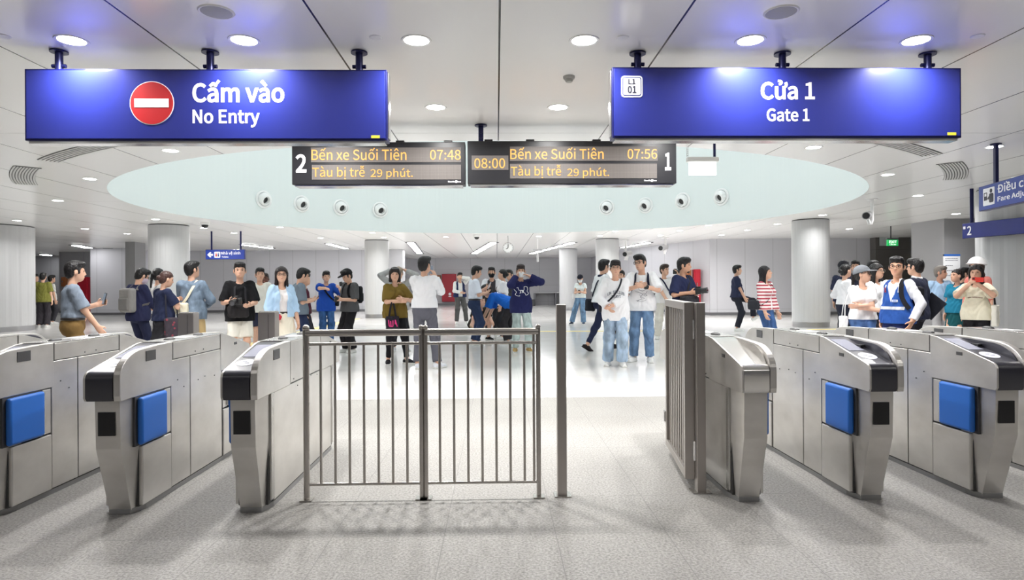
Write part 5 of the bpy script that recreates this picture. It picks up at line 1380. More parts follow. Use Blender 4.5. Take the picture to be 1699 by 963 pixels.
def strap_mesh(name, fig, pts, m, e, w=.02):
    bm = BM(); P = [np.array(p)*fig.s for p in pts]
    # smooth the polyline
    for _ in range(2):
        Qs = [P[0]]
        for a, b in zip(P, P[1:]): Qs += [a*.75+b*.25, a*.25+b*.75]
        Qs.append(P[-1]); P = Qs
    c0 = np.mean([np.array(fig.T(0, 0, .3))*fig.s], 0); prev = None
    for i, p in enumerate(P):
        t = nrm(P[min(i+1, len(P)-1)]-P[max(i-1, 0)]); out = p-c0; out = nrm(out-t*(out@t)); sd_ = np.cross(t, out)*w*fig.s
        ring = [bm.verts.new(p+sd_+out*.003), bm.verts.new(p-sd_+out*.003), bm.verts.new(p-sd_-out*.003), bm.verts.new(p+sd_-out*.003)]
        if prev: 
            for k in range(4): bm.faces.new((prev[k], prev[(k+1) % 4], ring[(k+1) % 4], ring[k]))
        prev = ring
    return obj(name, bm, m, e, smooth=True)
def over_body(fig, pts, lift=.017):
    """push strap points (body frame, hip-relative) out onto the clothed torso"""
    src = fig.vest if getattr(fig, 'vest', None) else fig.top
    bm = bmesh.new(); bm.from_mesh(src.data); bv = BVHTree.FromBMesh(bm); bm.free(); out = []
    for x, y, z in pts:
        p = fig.T(x, y, z)*fig.s; c = fig.T(x*.35, 0, z-.03)*fig.s; dr = nrm(c-p); st = p-dr*.3*fig.s
        hit = bv.ray_cast(Vector(st), Vector(dr), 1.0); q = np.array(hit[0]) if hit[0] is not None else p
        out.append((q-dr*lift*fig.s)/fig.s)
    return out
def backpack(fig, label, c, size=(.14, .075, .21), z=.27, y=-.2, accent=None):
    e = wrap_thing('backpack', fig, label, 'backpack'); m = cloth(c, 'bag'); R = fig.Rt
    sdf_part('pack_body', [boxp(fig.T(0, y, z), size, .05, R)], m, e, fig)
    sdf_part('front_pocket', [boxp(fig.T(0, y-size[1], z-size[2]*.3), (size[0]*.78, .025, size[2]*.5), .02, R)], cloth(tuple(max(0, v-14) for v in c), 'bag'), e, fig)
    for sg in (-1, 1):
        pts = over_body(fig, [(sg*.11, -.12, .42), (sg*.115, -.04, .52), (sg*.115, .06, .5), (sg*.118, .14, .40), (sg*.125, .15, .28), (sg*.15, .08, .18), (sg*.16, -.06, .14)])
        strap_mesh('strap', fig, pts, cloth(accent or tuple(max(0, v-25) for v in c), 'bag'), e, .024)
    return e
def sling(fig, label, c, bag_at, size, side=1, cat='bag', name='sling_bag', strapc=None, w=.018, wrapm='bag', pts=None, text=None):
    """bag worn on a strap from the shoulder opposite to the bag; side = +1 bag at the wearer's right"""
    e = wrap_thing(name, fig, label, cat); m = cloth(c, wrapm)
    sdf_part('bag_body', [boxp(np.array(bag_at), size, min(size)*.7, fig.Rt)], m, e, fig, .007, warp=.003)
    pts = pts or over_body(fig, [(side*.17, .05, .05), (side*.12, .17, .16), (0, .2, .28), (-side*.08, .17, .40), (-side*.125, .05, .52), (-side*.12, -.05, .52), (-side*.06, -.18, .38), (side*.04, -.2, .22), (side*.15, -.12, .07), (side*.17, .03, .05)])
    strap_mesh('strap', fig, pts, cloth(strapc or c, 'bag'), e, w)
    return e
# ------------------------------------------------------------------ the people
NAVY, BLK, WHT = (34, 38, 62), (26, 26, 29), (234, 234, 238)
def arc_band(bm, pts, w):
    prev = None
    for i, (x, z) in enumerate(pts):
        a, b = pts[max(i-1, 0)], pts[min(i+1, len(pts)-1)]; d = Vector((b[0]-a[0], b[1]-a[1])).normalized(); n = Vector((-d.y, d.x))*w/2
        cur = (bm.verts.new((x+n.x, 0, z+n.y)), bm.verts.new((x-n.x, 0, z-n.y)))
        if prev: bm.faces.new((prev[0], prev[1], cur[1], cur[0]))
        prev = cur
# --- left side
p = person(121, 7.6, 1.585, 84, 'man in grey-blue short-sleeved shirt and khaki trousers holding up a phone', dict(c=(126, 137, 152), collar=1, sleeve=.9, hem=.083, fit=.006), dict(c=(126, 100, 60)), L=(-.08, .27, 1.17), poleL=(-.5, -.3, -1), R=(.2, .25, .86), belt=True, fat=1.14, head=(0, -3, 0), palmL=(.6, -.5, 0), footL=(-.09, .22), footR=(.1, -.15))
phone(p, 0, 'black phone held up by the man in grey-blue shirt', look=(0.2, -1, .25), up=(0, .25, 1), off=(0, 0, .05))
person(71, 21.2, 1.79, 15, 'man in olive shirt seen from behind near the left edge', dict(c=(112, 112, 52), sleeve=.85, hem=-.12, fit=.03), dict(c=(52, 49, 54), kind='wide'), L=(-.28, .25, 1.12), face_on=False)
person(57, 22.6, 1.78, 115, 'man in black clothes walking behind the man in olive shirt', dict(c=(34, 34, 46), sleeve=1.9, hem=-.08), dict(c=(30, 30, 34)), footL=(-.1, .32), footR=(.1, -.32, 0, 25), face_on=False)
person(85, 23.2, 1.75, 70, 'dark-haired person in white mostly hidden behind the man in olive', dict(c=(215, 215, 212), sleeve=.8, hem=-.08), dict(c=(60, 60, 66)), face_on=False)
p = person(229, 10.4, 1.6, 52, 'man in navy jacket and glasses with grey backpack, looking down', dict(c=(38, 41, 70), sleeve=1.93, hem=-.12, fit=.02, name='jacket', collar=1), dict(c=(36, 40, 64)), head=(18, -24, 0), glasses=True, L=(-.1, .3, 1.02), R=(.12, .3, .98), mask=(196, 180, 196))
backpack(p, 'grey backpack on the back of the man in navy jacket', (132, 130, 128), z=.24)
person(262, 11.5, 1.615, 60, 'woman with black ponytail behind the woman in navy top', dict(c=(190, 190, 190), sleeve=.8, hem=-.05), dict(c=(112, 110, 112), kind='straight'), hair='pony', female=True, face_on=False)
p = person(271, 9.4, 1.515, 62, 'woman in navy top and black skirt with brown tied hair', dict(c=(34, 40, 66), sleeve=.8, hem=-.02, fit=.01), dict(c=(40, 40, 44), kind='skirt', len=.72, flare=.10), hair='bun', hairc=(66, 44, 40), female=True, R=(.02, .23, 1.24), poleR=(.7, .1, -1), L=(-.08, .22, 1.22), head=(12, -14, 0), fat=1.06)
e = wrap_thing('shoulder_bag', p, 'dark floral shoulder bag of the woman in navy top', 'bag')
sdf_part('bag_body', [boxp((.235, .03, .80), (.05, .14, .16), .035)], cloth((64, 58, 66), 'flower'), e, p, warp=.006)
strap_mesh('strap', p, [(.22, -.07, .93), (.21, -.08, 1.15), (.165, -.06, 1.40), (.165, .04, 1.40), (.225, .10, 1.15), (.235, .10, .93)], cloth((40, 40, 50), 'bag'), e, .012)
p = person(318, 9.8, 1.665, 22, 'man in denim shirt and khaki trousers with white sling bag, seen from behind', dict(c=(112, 128, 146), m='denim', sleeve=1.9, hem=-.1, fit=.02, collar=1), dict(c=(196, 170, 124), kind='straight'), head=(42, 4, 0), R=(.14, .26, 1.03), poleR=(1, -.7, -.3), L=(-.1, .3, 1.05), face_on=False)
sling(p, 'white sling bag on the back of the man in denim shirt', (228, 222, 200), (-.13, -.2, 1.0), (.15, .05, .09), side=-1)
p = person(398, 9.75, 1.645, 180, 'man in black shirt and white shorts holding a camera', dict(c=(24, 24, 27), sleeve=.95, hem=-.12, fit=.02), dict(c=(226, 222, 212), kind='shorts'), R=(.14, .26, 1.12), L=(-.13, .27, 1.06), poleR=(.6, -.6, -1), poleL=(-.6, -.6, -1), palmR=(-.6, -.3, .6), palmL=(.6, -.3, .6), curl=.7, fat=1.05)
photo_camera(p, (.06, .33, 1.13), (.5, 1, -.25), 'black photo camera held by the man in white shorts', sc_=1.2)
e = wrap_thing('camera_bag', p, 'black camera bag hanging at the waist of the man in white shorts', 'bag')
sdf_part('bag_body', [boxp((.03, .21, .97), (.15, .07, .105), .05)], cloth((44, 42, 44), 'bag'), e, p, warp=.006)
strap_mesh('strap', p, over_body(p, [(.10, .17, .10), (.09, .18, .28), (.085, .1, .46), (.08, 0, .52)]), cloth((46, 46, 50), 'bag'), e, .016); strap_mesh('strap', p, over_body(p, [(-.10, .17, .10), (-.09, .18, .28), (-.085, .1, .46), (-.08, 0, .52)]), cloth((46, 46, 50), 'bag'), e, .016)
person(431, 12.4, 1.64, 172, 'man in white tee and navy shorts behind the left box post', dict(c=(226, 224, 216), sleeve=.85, hem=-.09, fit=.02), dict(c=(42, 44, 62), kind='shorts'), hip=.925)
person(440, 14.2, 1.575, 190, 'dark-skinned man in tan shirt partly hidden by the man in white tee', dict(c=(196, 178, 140), sleeve=.8, hem=-.05), dict(c=(70, 66, 62)), skinc=(112, 74, 62), hairc=(40, 30, 30))
p = person(467, 9.4, 1.565, 166, 'long-haired woman in pale blue shirt and white skirt with glasses', dict(c=(232, 226, 224), sleeve=0, hem=.05, fit=-.008, name='camisole'), dict(c=(234, 226, 208), kind='skirt', len=.80, flare=.12), hair='long', hairc=(34, 26, 28), female=True, head=(12, 2, 0), glasses=True, belt=True, vest=dict(c=(176, 205, 232), sleeve=1.45, hem=-.0, fit=.012, open=.06, name='overshirt', collar=1), L=(-.24, .05, .86), R=(.2, .12, .88))
e = wrap_thing('flower', p, 'small red flower at the waist of the woman in white skirt', 'flower'); bm = BM()
for k in range(6): bmesh.ops.create_uvsphere(bm, u_segments=10, v_segments=6, radius=1, matrix=Matrix.Translation(Vector((.10+.03*math.cos(k), .17+.01*(k % 2), .93+.03*math.sin(k)))*p.s) @ Matrix.Diagonal((.024, .02, .024, 1)))
obj('petals', bm, mat('flower_red', srgb(190, 25, 50), .5), e, smooth=True)
p = person(497, 11.1, 1.605, 78, 'man in grey-blue tee and navy trousers reading his phone', dict(c=(108, 120, 132), sleeve=.9, hem=-.06, fit=.02), dict(c=(40, 50, 80)), R=(.06, .22, 1.12), L=(-.06, .23, 1.14), poleR=(.5, -.6, -1), poleL=(-.5, -.6, -1), head=(0, -20, 0), palmR=(-.3, -.2, 1), palmL=(.3, -.2, 1))
phone(p, 1, 'phone in the hands of the man in grey-blue tee', look=(0, -1, .8), up=(0, .8, 1))
person(505, 12.2, 1.53, 100, 'person in maroon top behind the man in grey-blue tee', dict(c=(76, 30, 46), sleeve=1.2, hem=-.06), dict(c=(50, 50, 60)), face_on=False)
p = person(541, 14.3, 1.62, 172, 'man in bright blue shirt and jeans pointing at the camera', dict(c=(34, 76, 168), sleeve=.95, hem=-.14, fit=.025), dict(c=(56, 92, 142), m='denim', kind='straight'), R=(.1, .5, 1.33), poleR=(1, 0, -.3), L=(-.27, .24, 1.32), poleL=(-1, 0, -1), palmR=(0, .1, -1), curl=.9, hair='tuft')
photo_camera(p, (-.30, .27, 1.42), (-.9, .35, .15), 'small grey camera raised by the man in bright blue shirt', sc_=1.0)
sling(p, 'black bag at the side of the man in bright blue shirt', (28, 28, 34), (-.24, .02, 1.02), (.05, .1, .12), side=-1)
p = person(580, 12.5, 1.62, 236, 'man in dark grey tee, black cap and wide black trousers', dict(c=(84, 84, 86), sleeve=.95, hem=-.08, fit=.025), dict(c=(36, 34, 37), kind='wide'), hair='short', cap=('cap', (34, 33, 36)), head=(0, -22, 0), R=(.08, .22, 1.12), L=(-.07, .23, 1.1), poleR=(.6, -.6, -1), poleL=(-.6, -.6, -1))
photo_camera(p, (0, .31, 1.13), (.2, .4, -1), 'small black camera in the hands of the man in black cap', sc_=.75)
backpack(p, 'black backpack on the man in black cap', (36, 36, 40), size=(.13, .06, .18))
# --- centre
p = person(655, 10.6, 1.585, 172, 'woman in olive shirt and black trousers with black bag', dict(c=(116, 96, 44), sleeve=.92, hem=-.10, fit=.012, collar=1), dict(c=(28, 27, 32), kind='slim'), hair='bob', hairc=(34, 28, 28), female=True, shoes=(34, 34, 40), footL=(-.2, .05, -48), footR=(.13, .03, 12), R=(-.03, .27, 1.13), poleR=(1, -.4, -.7), L=(-.1, .26, 1.16), poleL=(-1, -.4, -.7), fat=1.14, head=(8, 0, 0), palmR=(-.3, -1, 0))
e = wrap_thing('tote_bag', p, 'black tote bag with pink letters on the arm of the woman in olive', 'bag')
c_ = p.eR*.55+p.wR*.45
sdf_part('bag_body', [boxp((c_[0]+.0, c_[1]+.03, c_[2]-.40), (.115, .035, .145), .025)], cloth((44, 40, 50), 'bag'), e, p, warp=.004)
for yy in (-.01, .05): strap_mesh('handle', p, [(c_[0]-.06, c_[1]+yy, c_[2]-.27), (c_[0]-.035, c_[1]+yy, c_[2]-.1), (c_[0], c_[1]+.015, c_[2]+.045), (c_[0]+.035, c_[1]+yy, c_[2]-.1), (c_[0]+.06, c_[1]+yy, c_[2]-.27)], cloth((40, 38, 44), 'bag'), e, .012)
M_pink = mat('print_pink', srgb(235, 60, 140), .5)
bm = BM()
def seg(bm, x0, z0, x1, z1, y, w, s): 
    d = Vector((x1-x0, z1-z0)); L_ = d.length; u = d/L_; n = Vector((-u.y, u.x))*w/2; P = [(x0+n.x, z0+n.y), (x1+n.x, z1+n.y), (x1-n.x, z1-n.y), (x0-n.x, z0-n.y)]
    prism(bm, [(a*s, b*s) for a, b in P], 'y', y*s, (y+.004)*s)
cx, cy_, cz = c_[0], c_[1]+.066, c_[2]-.40
for a, b in (((.075, .08), (.065, -.03)), ((.065, -.03), (.0, -.035)), ((.04, .06), (.035, -.03)), ((.0, -.035), (.0, .07)), ((-.04, .08), (-.075, -.04)), ((-.04, .08), (-.04, .0))): seg(bm, cx+a[0], cz+a[1], cx+b[0], cz+b[1], cy_, .017, p.s)
obj('print', bm, M_pink, e)
p = person(661, 12.7, 1.66, 176, 'person in grey sleeves with both hands on the head behind the woman in olive', dict(c=(172, 172, 172), sleeve=1.9, hem=-.08, fit=.015), dict(c=(40, 40, 46)), hair='tuft', hairc=(138, 124, 108), R=(.14, .02, 1.66), L=(-.14, .02, 1.66), poleR=(1, .2, .1), poleL=(-1, .2, .1), head=(0, -18, 0), shoes=(200, 200, 205), footL=(-.16, 0), palmR=(-1, 0, -.6), palmL=(1, 0, -.6))
p = person(704, 9.95, 1.725, 10, 'man in white shirt and grey trousers seen from behind taking a picture', dict(c=(236, 236, 240), sleeve=1.93, hem=.02, fit=.03, collar=1), dict(c=(98, 98, 108), kind='straight'), R=(.14, .27, 1.42), poleR=(.42, 0, -1), L=(.02, .38, 1.34), poleL=(-1, -.3, -.7), head=(28, 4, 0), footL=(-.11, .0, -6), footR=(.19, .04, 42), face_on=False, palmR=(-.7, .6, 0), shoes=(222, 224, 232), fat=1.05, belt=True)
phone(p, 1, 'pale phone held up by the man in white shirt', look=(0, -1, 0), up=(0, 0, 1), col=mat('phone_pale', (.7, .72, .8), .3), off=(-.03, .02, .03))
p = person(763, 21.8, 1.73, 172, 'man in navy vest and white sleeves shading his eyes', dict(c=(226, 224, 222), sleeve=1.93, hem=.0, fit=.01), dict(c=(86, 84, 84), kind='straight'), vest=dict(c=(40, 48, 84), sleeve=0, hem=-.02, fit=.012, open=.07), L=(-.02, .19, 1.57), poleL=(-1, .4, .2), R=(.0, .22, 1.06), poleR=(1, -.3, -.4), palmL=(0, -1, -.5), footL=(-.22, 0), footR=(.12, 0))
p = person(787, 13.9, 1.71, 76, 'man in white polo and navy trousers looking at his phone', dict(c=(224, 228, 240), sleeve=.88, hem=.083, fit=.008, collar=1), dict(c=(44, 56, 86), kind='straight'), R=(.08, .25, 1.14), L=(-.06, .28, 1.24), poleR=(.6, -.5, -1), poleL=(-.6, -.5, -1), head=(10, -14, 0), shoes=(36, 36, 42), belt=True, fat=1.06, palmR=(-.5, -.5, .7), palmL=(.5, -.7, .2))
phone(p, 0, 'white phone in the hands of the man in white polo', look=(0, -1, .5), up=(0, .5, 1), col=mat('phone_white', (.8, .8, .82), .3))
person(816, 15.8, 1.725, 188, 'man in dark shirt with black face mask and white cloth on the shoulder', dict(c=(66, 64, 68), sleeve=.9, hem=-.06, fit=.015, collar=1), dict(c=(50, 50, 56)), mask=(34, 34, 38), R=(.12, .3, 1.05), L=(-.1, .28, 1.0), vest=dict(c=(222, 222, 226), sleeve=.5, hem=.12, fit=.01, open=.1, name='shawl'))
person(835, 15.2, 1.66, 282, 'woman in white tee with dark hair in a bun', dict(c=(230, 228, 230), sleeve=.8, hem=-.08, fit=.015), dict(c=(46, 46, 50)), hair='bun', female=True)
person(846, 16.6, 1.68, 215, 'dark-haired person hidden behind the woman with a bun', dict(c=(60, 60, 66), sleeve=.8), dict(c=(50, 50, 56)))
p = person(795, 15.2, 1.68, 150, 'man in black shirt and khaki trousers crouching on the floor', dict(c=(50, 44, 40), sleeve=.8, hem=-.02, fit=.015), dict(c=(166, 150, 122)), hip=.34, hipy=-.18, lean=30, footL=(-.13, .2), footR=(.17, .16), kneeL=(-.3, 1, .6), kneeR=(.5, 1, .6), L=(-.1, .45, .42), R=(.18, .42, .5), head=(-10, 22, 0), shoes=(34, 34, 38), skinc=(226, 180, 158))
p = person(846, 14.2, 1.70, 284, 'man in bright blue tee bending down to the crouching man', dict(c=(30, 100, 196), sleeve=.95, hem=-.04, fit=.02), dict(c=(50, 47, 50), kind='wide'), hip=.90, hipy=-.05, lean=70, L=(-.14, .66, .40), R=(.16, .60, .42), poleL=(-.5, -.6, .2), poleR=(.5, -.6, .2), head=(0, 20, 0), shoes=(206, 206, 208), footL=(-.14, .02), footR=(.14, -.12))
bm = BM()
for pts in ([(-.09, .44), (-.06, .32)], [(-.04, .45), (-.01, .30)], [(.0, .45), (.03, .34)], [(.06, .45), (.08, .36)], [(-.08, .38), (.0, .40)]): arc_band(bm, pts, .026)
tm = obj('print', bm, M_txt)
bm = bmesh.new(); bm.from_mesh(p.top.data); bv = BVHTree.FromBMesh(bm); bm.free(); t2 = bmesh.new(); t2.from_mesh(tm.data)
for v in t2.verts:
    q = Vector(p.T(v.co.x, -.6, v.co.z)*p.s); dr = Vector(p.Rt[:, 1]); hit = bv.ray_cast(q, dr, 2); v.co = (hit[0] if hit[0] is not None else q)-dr*.005
t2.to_mesh(tm.data); t2.free(); tm.parent = p.top
p = person(864, 12.4, 1.675, 172, 'man in navy hoodie and pale jeans with white face mask', dict(c=(40, 43, 88), sleeve=1.93, hem=-.15, fit=.035, name='hoodie'), dict(c=(186, 200, 198), m='denim', kind='straight'), mask=(236, 236, 238), L=(-.16, .12, 1.50), poleL=(-1, .2, -.5), R=(.11, .13, 1.50), poleR=(.7, .4, -1), shoes=(176, 146, 96), hair='tuft', hairc=(46, 36, 36), palmL=(1, -.2, 0), footL=(-.15, .02, -15), footR=(.12, 0, 10), head=(6, 0, 0))
bm = BM()                                                                              # chest emblem of two interlocking curved bars
K = lambda pts: [((px_-268)*.00112, (570-py_)*.00112) for px_, py_ in pts]
for pts in ([(240, 552), (216, 550), (203, 502), (186, 508), (138, 532), (152, 558), (178, 578), (152, 628), (176, 646), (226, 656), (236, 598), (250, 590)], [(296, 552), (308, 545), (308, 490), (340, 484), (372, 496), (378, 540), (362, 566), (395, 608), (372, 630), (342, 640), (322, 600), (296, 590)]): arc_band(bm, K(pts+pts[:1]), .011)
bm.faces.new([bm.verts.new((x_, 0, z_)) for x_, z_ in K([(238, 556), (252, 546), (284, 546), (300, 556), (300, 586), (284, 598), (252, 598), (238, 586)])])
for v in bm.verts: v.co.z += .28; v.co.x *= 1.
em = obj('emblem', bm, M_txt); lay_on(p, p.top, em)
p = person(963, 21.1, 1.625, 188, 'woman in black cap and white top with wide jeans reading her phone', dict(c=(226, 232, 232), sleeve=.45, hem=.0, fit=.004), dict(c=(110, 138, 168), m='denim', kind='wide'), female=True, hair='pony', cap=('cap', (34, 34, 44)), mask=(230, 230, 232), R=(.06, .3, 1.13), L=(-.06, .3, 1.13), footR=(.3, .06, 20), footL=(-.1, 0), shoes=(60, 70, 90), head=(0, -16, 0))
phone(p, 1, 'black phone of the woman in black cap', look=(0, -1, .6), up=(0, .5, 1))
sling(p, 'small white shoulder bag of the woman in wide jeans', (226, 226, 226), (.25, .02, .98), (.04, .07, .1), side=1, w=.008)
p = person(997, 12.6, 1.775, 64, 'man in white jersey with navy collar walking behind the two boys', dict(c=(234, 235, 238), sleeve=.95, hem=-.02, fit=.02), dict(c=(38, 44, 70), kind='slim'), L=(-.12, .2, 1.0), R=(.18, .3, 1.05), footL=(-.06, .26, 0, -8), footR=(.08, -.34, 0, 32), liftR=.03, head=(-10, 0, 0), shoes=(40, 36, 38), sole=False, lean=4, glasses=True)
e_ = new_col = sdf_part('collar', [torus_p(p.T(0, -.004, .50), p.Rt @ Rx(.25), .072, .072, .018)], cloth(NAVY), p.e, p)
sling(p, 'black shoulder bag of the man in white jersey', (44, 46, 54), (-.22, -.12, .86), (.05, .1, .12), side=-1, strapc=(40, 42, 60), w=.016)
p = person(1021, 10.15, 1.66, 178, 'boy in white long-sleeved shirt with printed words and light jeans', dict(c=(240, 240, 243), sleeve=1.93, hem=-.18, fit=.035), dict(c=(160, 180, 202), m='denim', kind='wide'), hair='tuft', R=(.14, .2, .97), L=(.06, .24, 1.0), poleL=(-1, -.2, -.5), poleR=(1, -.5, -.3), footL=(-.1, .05, -10), footR=(.13, -.05, 12), glasses='metal')
print_on(p, p.top, 'UN  SS CLUB', mat('print_ink', (.09, .1, .14), .6), -.135, .265, .135, .315, bold=.02, arc=-2.2)
print_on(p, p.top, 'BELIEVE', MATS['print_ink'], -.07, .20, .075, .24, bold=.02)
sling(p, 'black crossbody strap bag of the boy in printed long-sleeved shirt', (48, 48, 56), (.23, -.06, .98), (.04, .09, .1), side=1, w=.014)
p = person(1065, 10.7, 1.775, 184, 'boy in white tee with line drawing and blue jeans, hands clasped', dict(c=(238, 238, 241), sleeve=.98, hem=-.10, fit=.035), dict(c=(104, 132, 166), m='denim', kind='straight'), hair='tuft', R=(.05, .27, 1.22), L=(-.05, .28, 1.22), poleR=(1, -.1, -.7), poleL=(-1, -.1, -.7), head=(26, -4, 6), glasses=True, palmR=(-1, 0, .2), palmL=(1, 0, .2), curl=.25, footL=(-.12, .04, -10), footR=(.14, .0, 20))
backpack(p, 'navy backpack worn by the boy with clasped hands', (30, 32, 54), size=(.15, .07, .2), accent=(28, 30, 50))
bm = BM()
for pts, w in ((((-.06, .17), (-.03, .21), (.01, .22), (.05, .20), (.03, .16), (-.02, .15), (-.06, .17)), .006), (((-.09, .15), (-.07, .11), (-.02, .10), (.05, .13), (.10, .14)), .005), (((-.09, .08), (-.06, .095), (-.03, .08), (-.06, .065), (-.09, .08)), .006), (((-.02, .10), (.02, .05), (.0, .02), (.05, .0)), .006), (((-.07, .2), (-.05, .235), (-.03, .215)), .01), (((.0, .225), (.03, .25), (.045, .21)), .012), (((-.08, .01), (-.02, -.02), (.04, -.02), (.09, .0)), .003), (((.05, .0), (.07, -.015)), .01), (((-.05, .03), (.0, .045), (.03, .09)), .004)):
    arc_band(bm, [(-a, b) for a, b in pts], w)
for v in bm.verts: v.co.z += .07
em = obj('print', bm, MATS['print_ink']); lay_on(p, p.top, em)
e = wrap_thing('wrist_watch', p, 'dark watch on the wrist of the boy with clasped hands', 'watch'); c0 = p.eL*.12+p.wL*.88; u = nrm(p.wL-p.eL)
sdf_part('band', [cone(c0-u*.012, c0+u*.012, .041, .041)], M_black, e, p, .006)
person(1031, 15.2, 1.62, 200, 'dark-haired person far behind the gap between the two boys', dict(c=(90, 60, 80), sleeve=.8), dict(c=(60, 60, 66)))
p = person(1102, 15.0, 1.745, 176, 'man in white tee and cream trousers carrying a camera on his shoulder', dict(c=(232, 230, 230), sleeve=.9, hem=-.08, fit=.025), dict(c=(226, 222, 214), kind='wide'), hair='tuft', hairc=(54, 40, 34), head=(-42, 4, 0), L=(-.3, .16, 1.48), poleL=(-1, .3, -1), R=(-.02, .3, .92), poleR=(1, -.5, -.2), footL=(-.2, .1), footR=(.14, -.2))
photo_camera(p, (-.24, .12, 1.56), (-1, .5, 0), 'video camera on the shoulder of the man in cream trousers', sc_=1.15)
strap_mesh('strap', p, over_body(p, [(.1, .05, .5), (.02, .16, .42), (-.08, .18, .25), (-.16, .1, .1)]), cloth((40, 44, 70), 'bag'), p.e, .016)
p = person(1133, 10.6, 1.715, 128, 'bearded man in navy tee holding a camera behind the slatted gate', dict(c=(38, 44, 76), sleeve=.95, hem=-.1, fit=.02), dict(c=(44, 46, 60)), hair='tuft', head=(-22, -2, 0), R=(.12, .22, 1.15), L=(-.1, .22, 1.15), poleR=(.8, -.5, -.6), poleL=(-.8, -.5, -.6), skinc=(196, 150, 124), fat=1.1, palmR=(-.8, -.2, .5), palmL=(.8, -.2, .5))
sdf_part('beard', [ell(p.H(0, .055, -.088), (.04, .034, .026), p.Rh)], hairm((40, 32, 32)), p.e, p, .006)
photo_camera(p, (.0, .31, 1.18), (-.3, 1, .1), 'black camera held by the bearded man in navy tee', sc_=1.2)
e = wrap_thing('shoulder_bag', p, 'big black shoulder bag in front of the bearded man', 'bag')
sdf_part('bag_body', [boxp((.10, .2, .99), (.19, .085, .115), .06)], cloth((42, 42, 48), 'bag'), e, p, warp=.003)
strap_mesh('strap', p, over_body(p, [(.15, .16, .12), (.05, .18, .3), (-.1, .1, .48), (-.12, 0, .52)]), cloth((40, 40, 46), 'bag'), e, .018)
# --- right side
p = person(1222, 17.7, 1.80, 88, 'man in navy polo and black trousers lifting one knee', dict(c=(42, 46, 70), sleeve=.8, hem=-.04, fit=.015, collar=1), dict(c=(38, 40, 50), kind='straight'), footL=(-.1, .42, 0, -25), liftL=.28, kneeL=(0, 1, .4), footR=(.1, 0), R=(.16, .2, .86), L=(-.2, .2, .9), fat=1.1)
p = person(1270, 11.2, 1.585, 124, 'woman in red and white striped cardigan with long black hair', dict(c=(238, 236, 236), sleeve=0, hem=-.02, fit=-.008, name='undershirt'), dict(c=(64, 94, 142), m='denim', kind='slim'), hair='long', hairc=(28, 24, 28), female=True, head=(-28, 10, 0), vest=dict(c=(176, 72, 86), m='stripe', sleeve=1.9, hem=-.02, fit=.01, open=.03, name='cardigan'), R=(.2, .12, .86), L=(-.24, .1, .84))
sling(p, 'black handbag hanging beside the woman in striped cardigan', (48, 50, 56), (.26, -.08, 1.0), (.05, .11, .09), side=1, w=.012, name='handbag')
person(1402, 11.8, 1.625, 55, 'woman in white blouse with dark hair in a bun facing away', dict(c=(232, 232, 236), sleeve=1.5, hem=.03, fit=.02), dict(c=(40, 42, 58), kind='slim'), hair='bun', female=True, L=(-.2, .2, 1.1), face_on=False)
person(1399, 14.2, 1.765, 30, 'person in black cap behind the woman in white blouse', dict(c=(44, 48, 70), sleeve=.9), dict(c=(40, 42, 52)), cap=('cap', (40, 40, 46)), face_on=False)
person(1420, 14.4, 1.785, 190, 'tall dark-haired man behind the woman in grey cap', dict(c=(52, 54, 70), sleeve=.9), dict(c=(40, 42, 52)))
p = person(1431, 8.5, 1.50, 160, 'woman in grey cap, white polo and jeans with crossed arms', dict(c=(238, 238, 240), sleeve=.72, hem=-.0, fit=.008, collar=1), dict(c=(78, 108, 158), m='denim', kind='slim'), hair='pony', female=True, cap=('cap', (122, 126, 132)), head=(-52, 8, 0), R=(-.14, .22, 1.07), L=(.15, .24, 1.13), poleR=(1, -.1, -.8), poleL=(-1, -.1, -.8), glasses=True, palmR=(0, -1, 0), palmL=(0, -1, 0), fat=1.08)
e = wrap_thing('tote_bag', p, 'white tote bag hanging behind the woman in grey cap', 'bag')
sdf_part('bag_body', [boxp((.24, -.1, .80), (.03, .12, .17), .02)], cloth((230, 230, 232), 'bag'), e, p, warp=.006)
strap_mesh('strap', p, [(.24, -.17, .95), (.22, -.14, 1.2), (.16, -.06, 1.40), (.17, .03, 1.4), (.24, -.03, 1.2), (.245, -.03, .95)], cloth((228, 228, 230), 'bag'), e, .014)
person(1453, 9.9, 1.575, 128, 'woman in white blouse with round glasses between the cap and the blue vest', dict(c=(236, 236, 238), sleeve=1.5, hem=.02, fit=.012), dict(c=(36, 36, 44), kind='skirt', len=.6), hair='long', female=True, glasses='metal', head=(-10, 2, 0))
person(1447, 11.4, 1.67, 150, 'dark-haired person in black behind the woman with round glasses', dict(c=(40, 40, 46), sleeve=1.2), dict(c=(40, 40, 46)), face_on=False)
p = person(1489, 7.85, 1.59, 218, 'smiling man with glasses in blue reflective vest over white shirt', dict(c=(232, 233, 240), sleeve=1.93, hem=-.03, fit=.008, collar=1), dict(c=(36, 46, 92), kind='straight'), vest=dict(c=(44, 84, 160), sleeve=0, hem=-.07, fit=.008, vneck=.2, name='safety_vest'), head=(-26, 0, 0), glasses=True, L=(-.25, .06, .9), poleL=(-1, -.9, -.1), R=(.2, .02, .9), skinc=(218, 168, 140), fat=1.05)
bm = BM(); arc_band(bm, [(-.085, .47), (-.105, .40), (-.09, .34)], .035)
mc = obj('shoulder_patch', bm, mat('patch_maroon', srgb(130, 24, 50), .6)); lay_on(p, p.vest, mc, lift=.008)
M_refl = mat('reflective_silver', (.68, .71, .78), .3, metal=.3)
bm = BM()
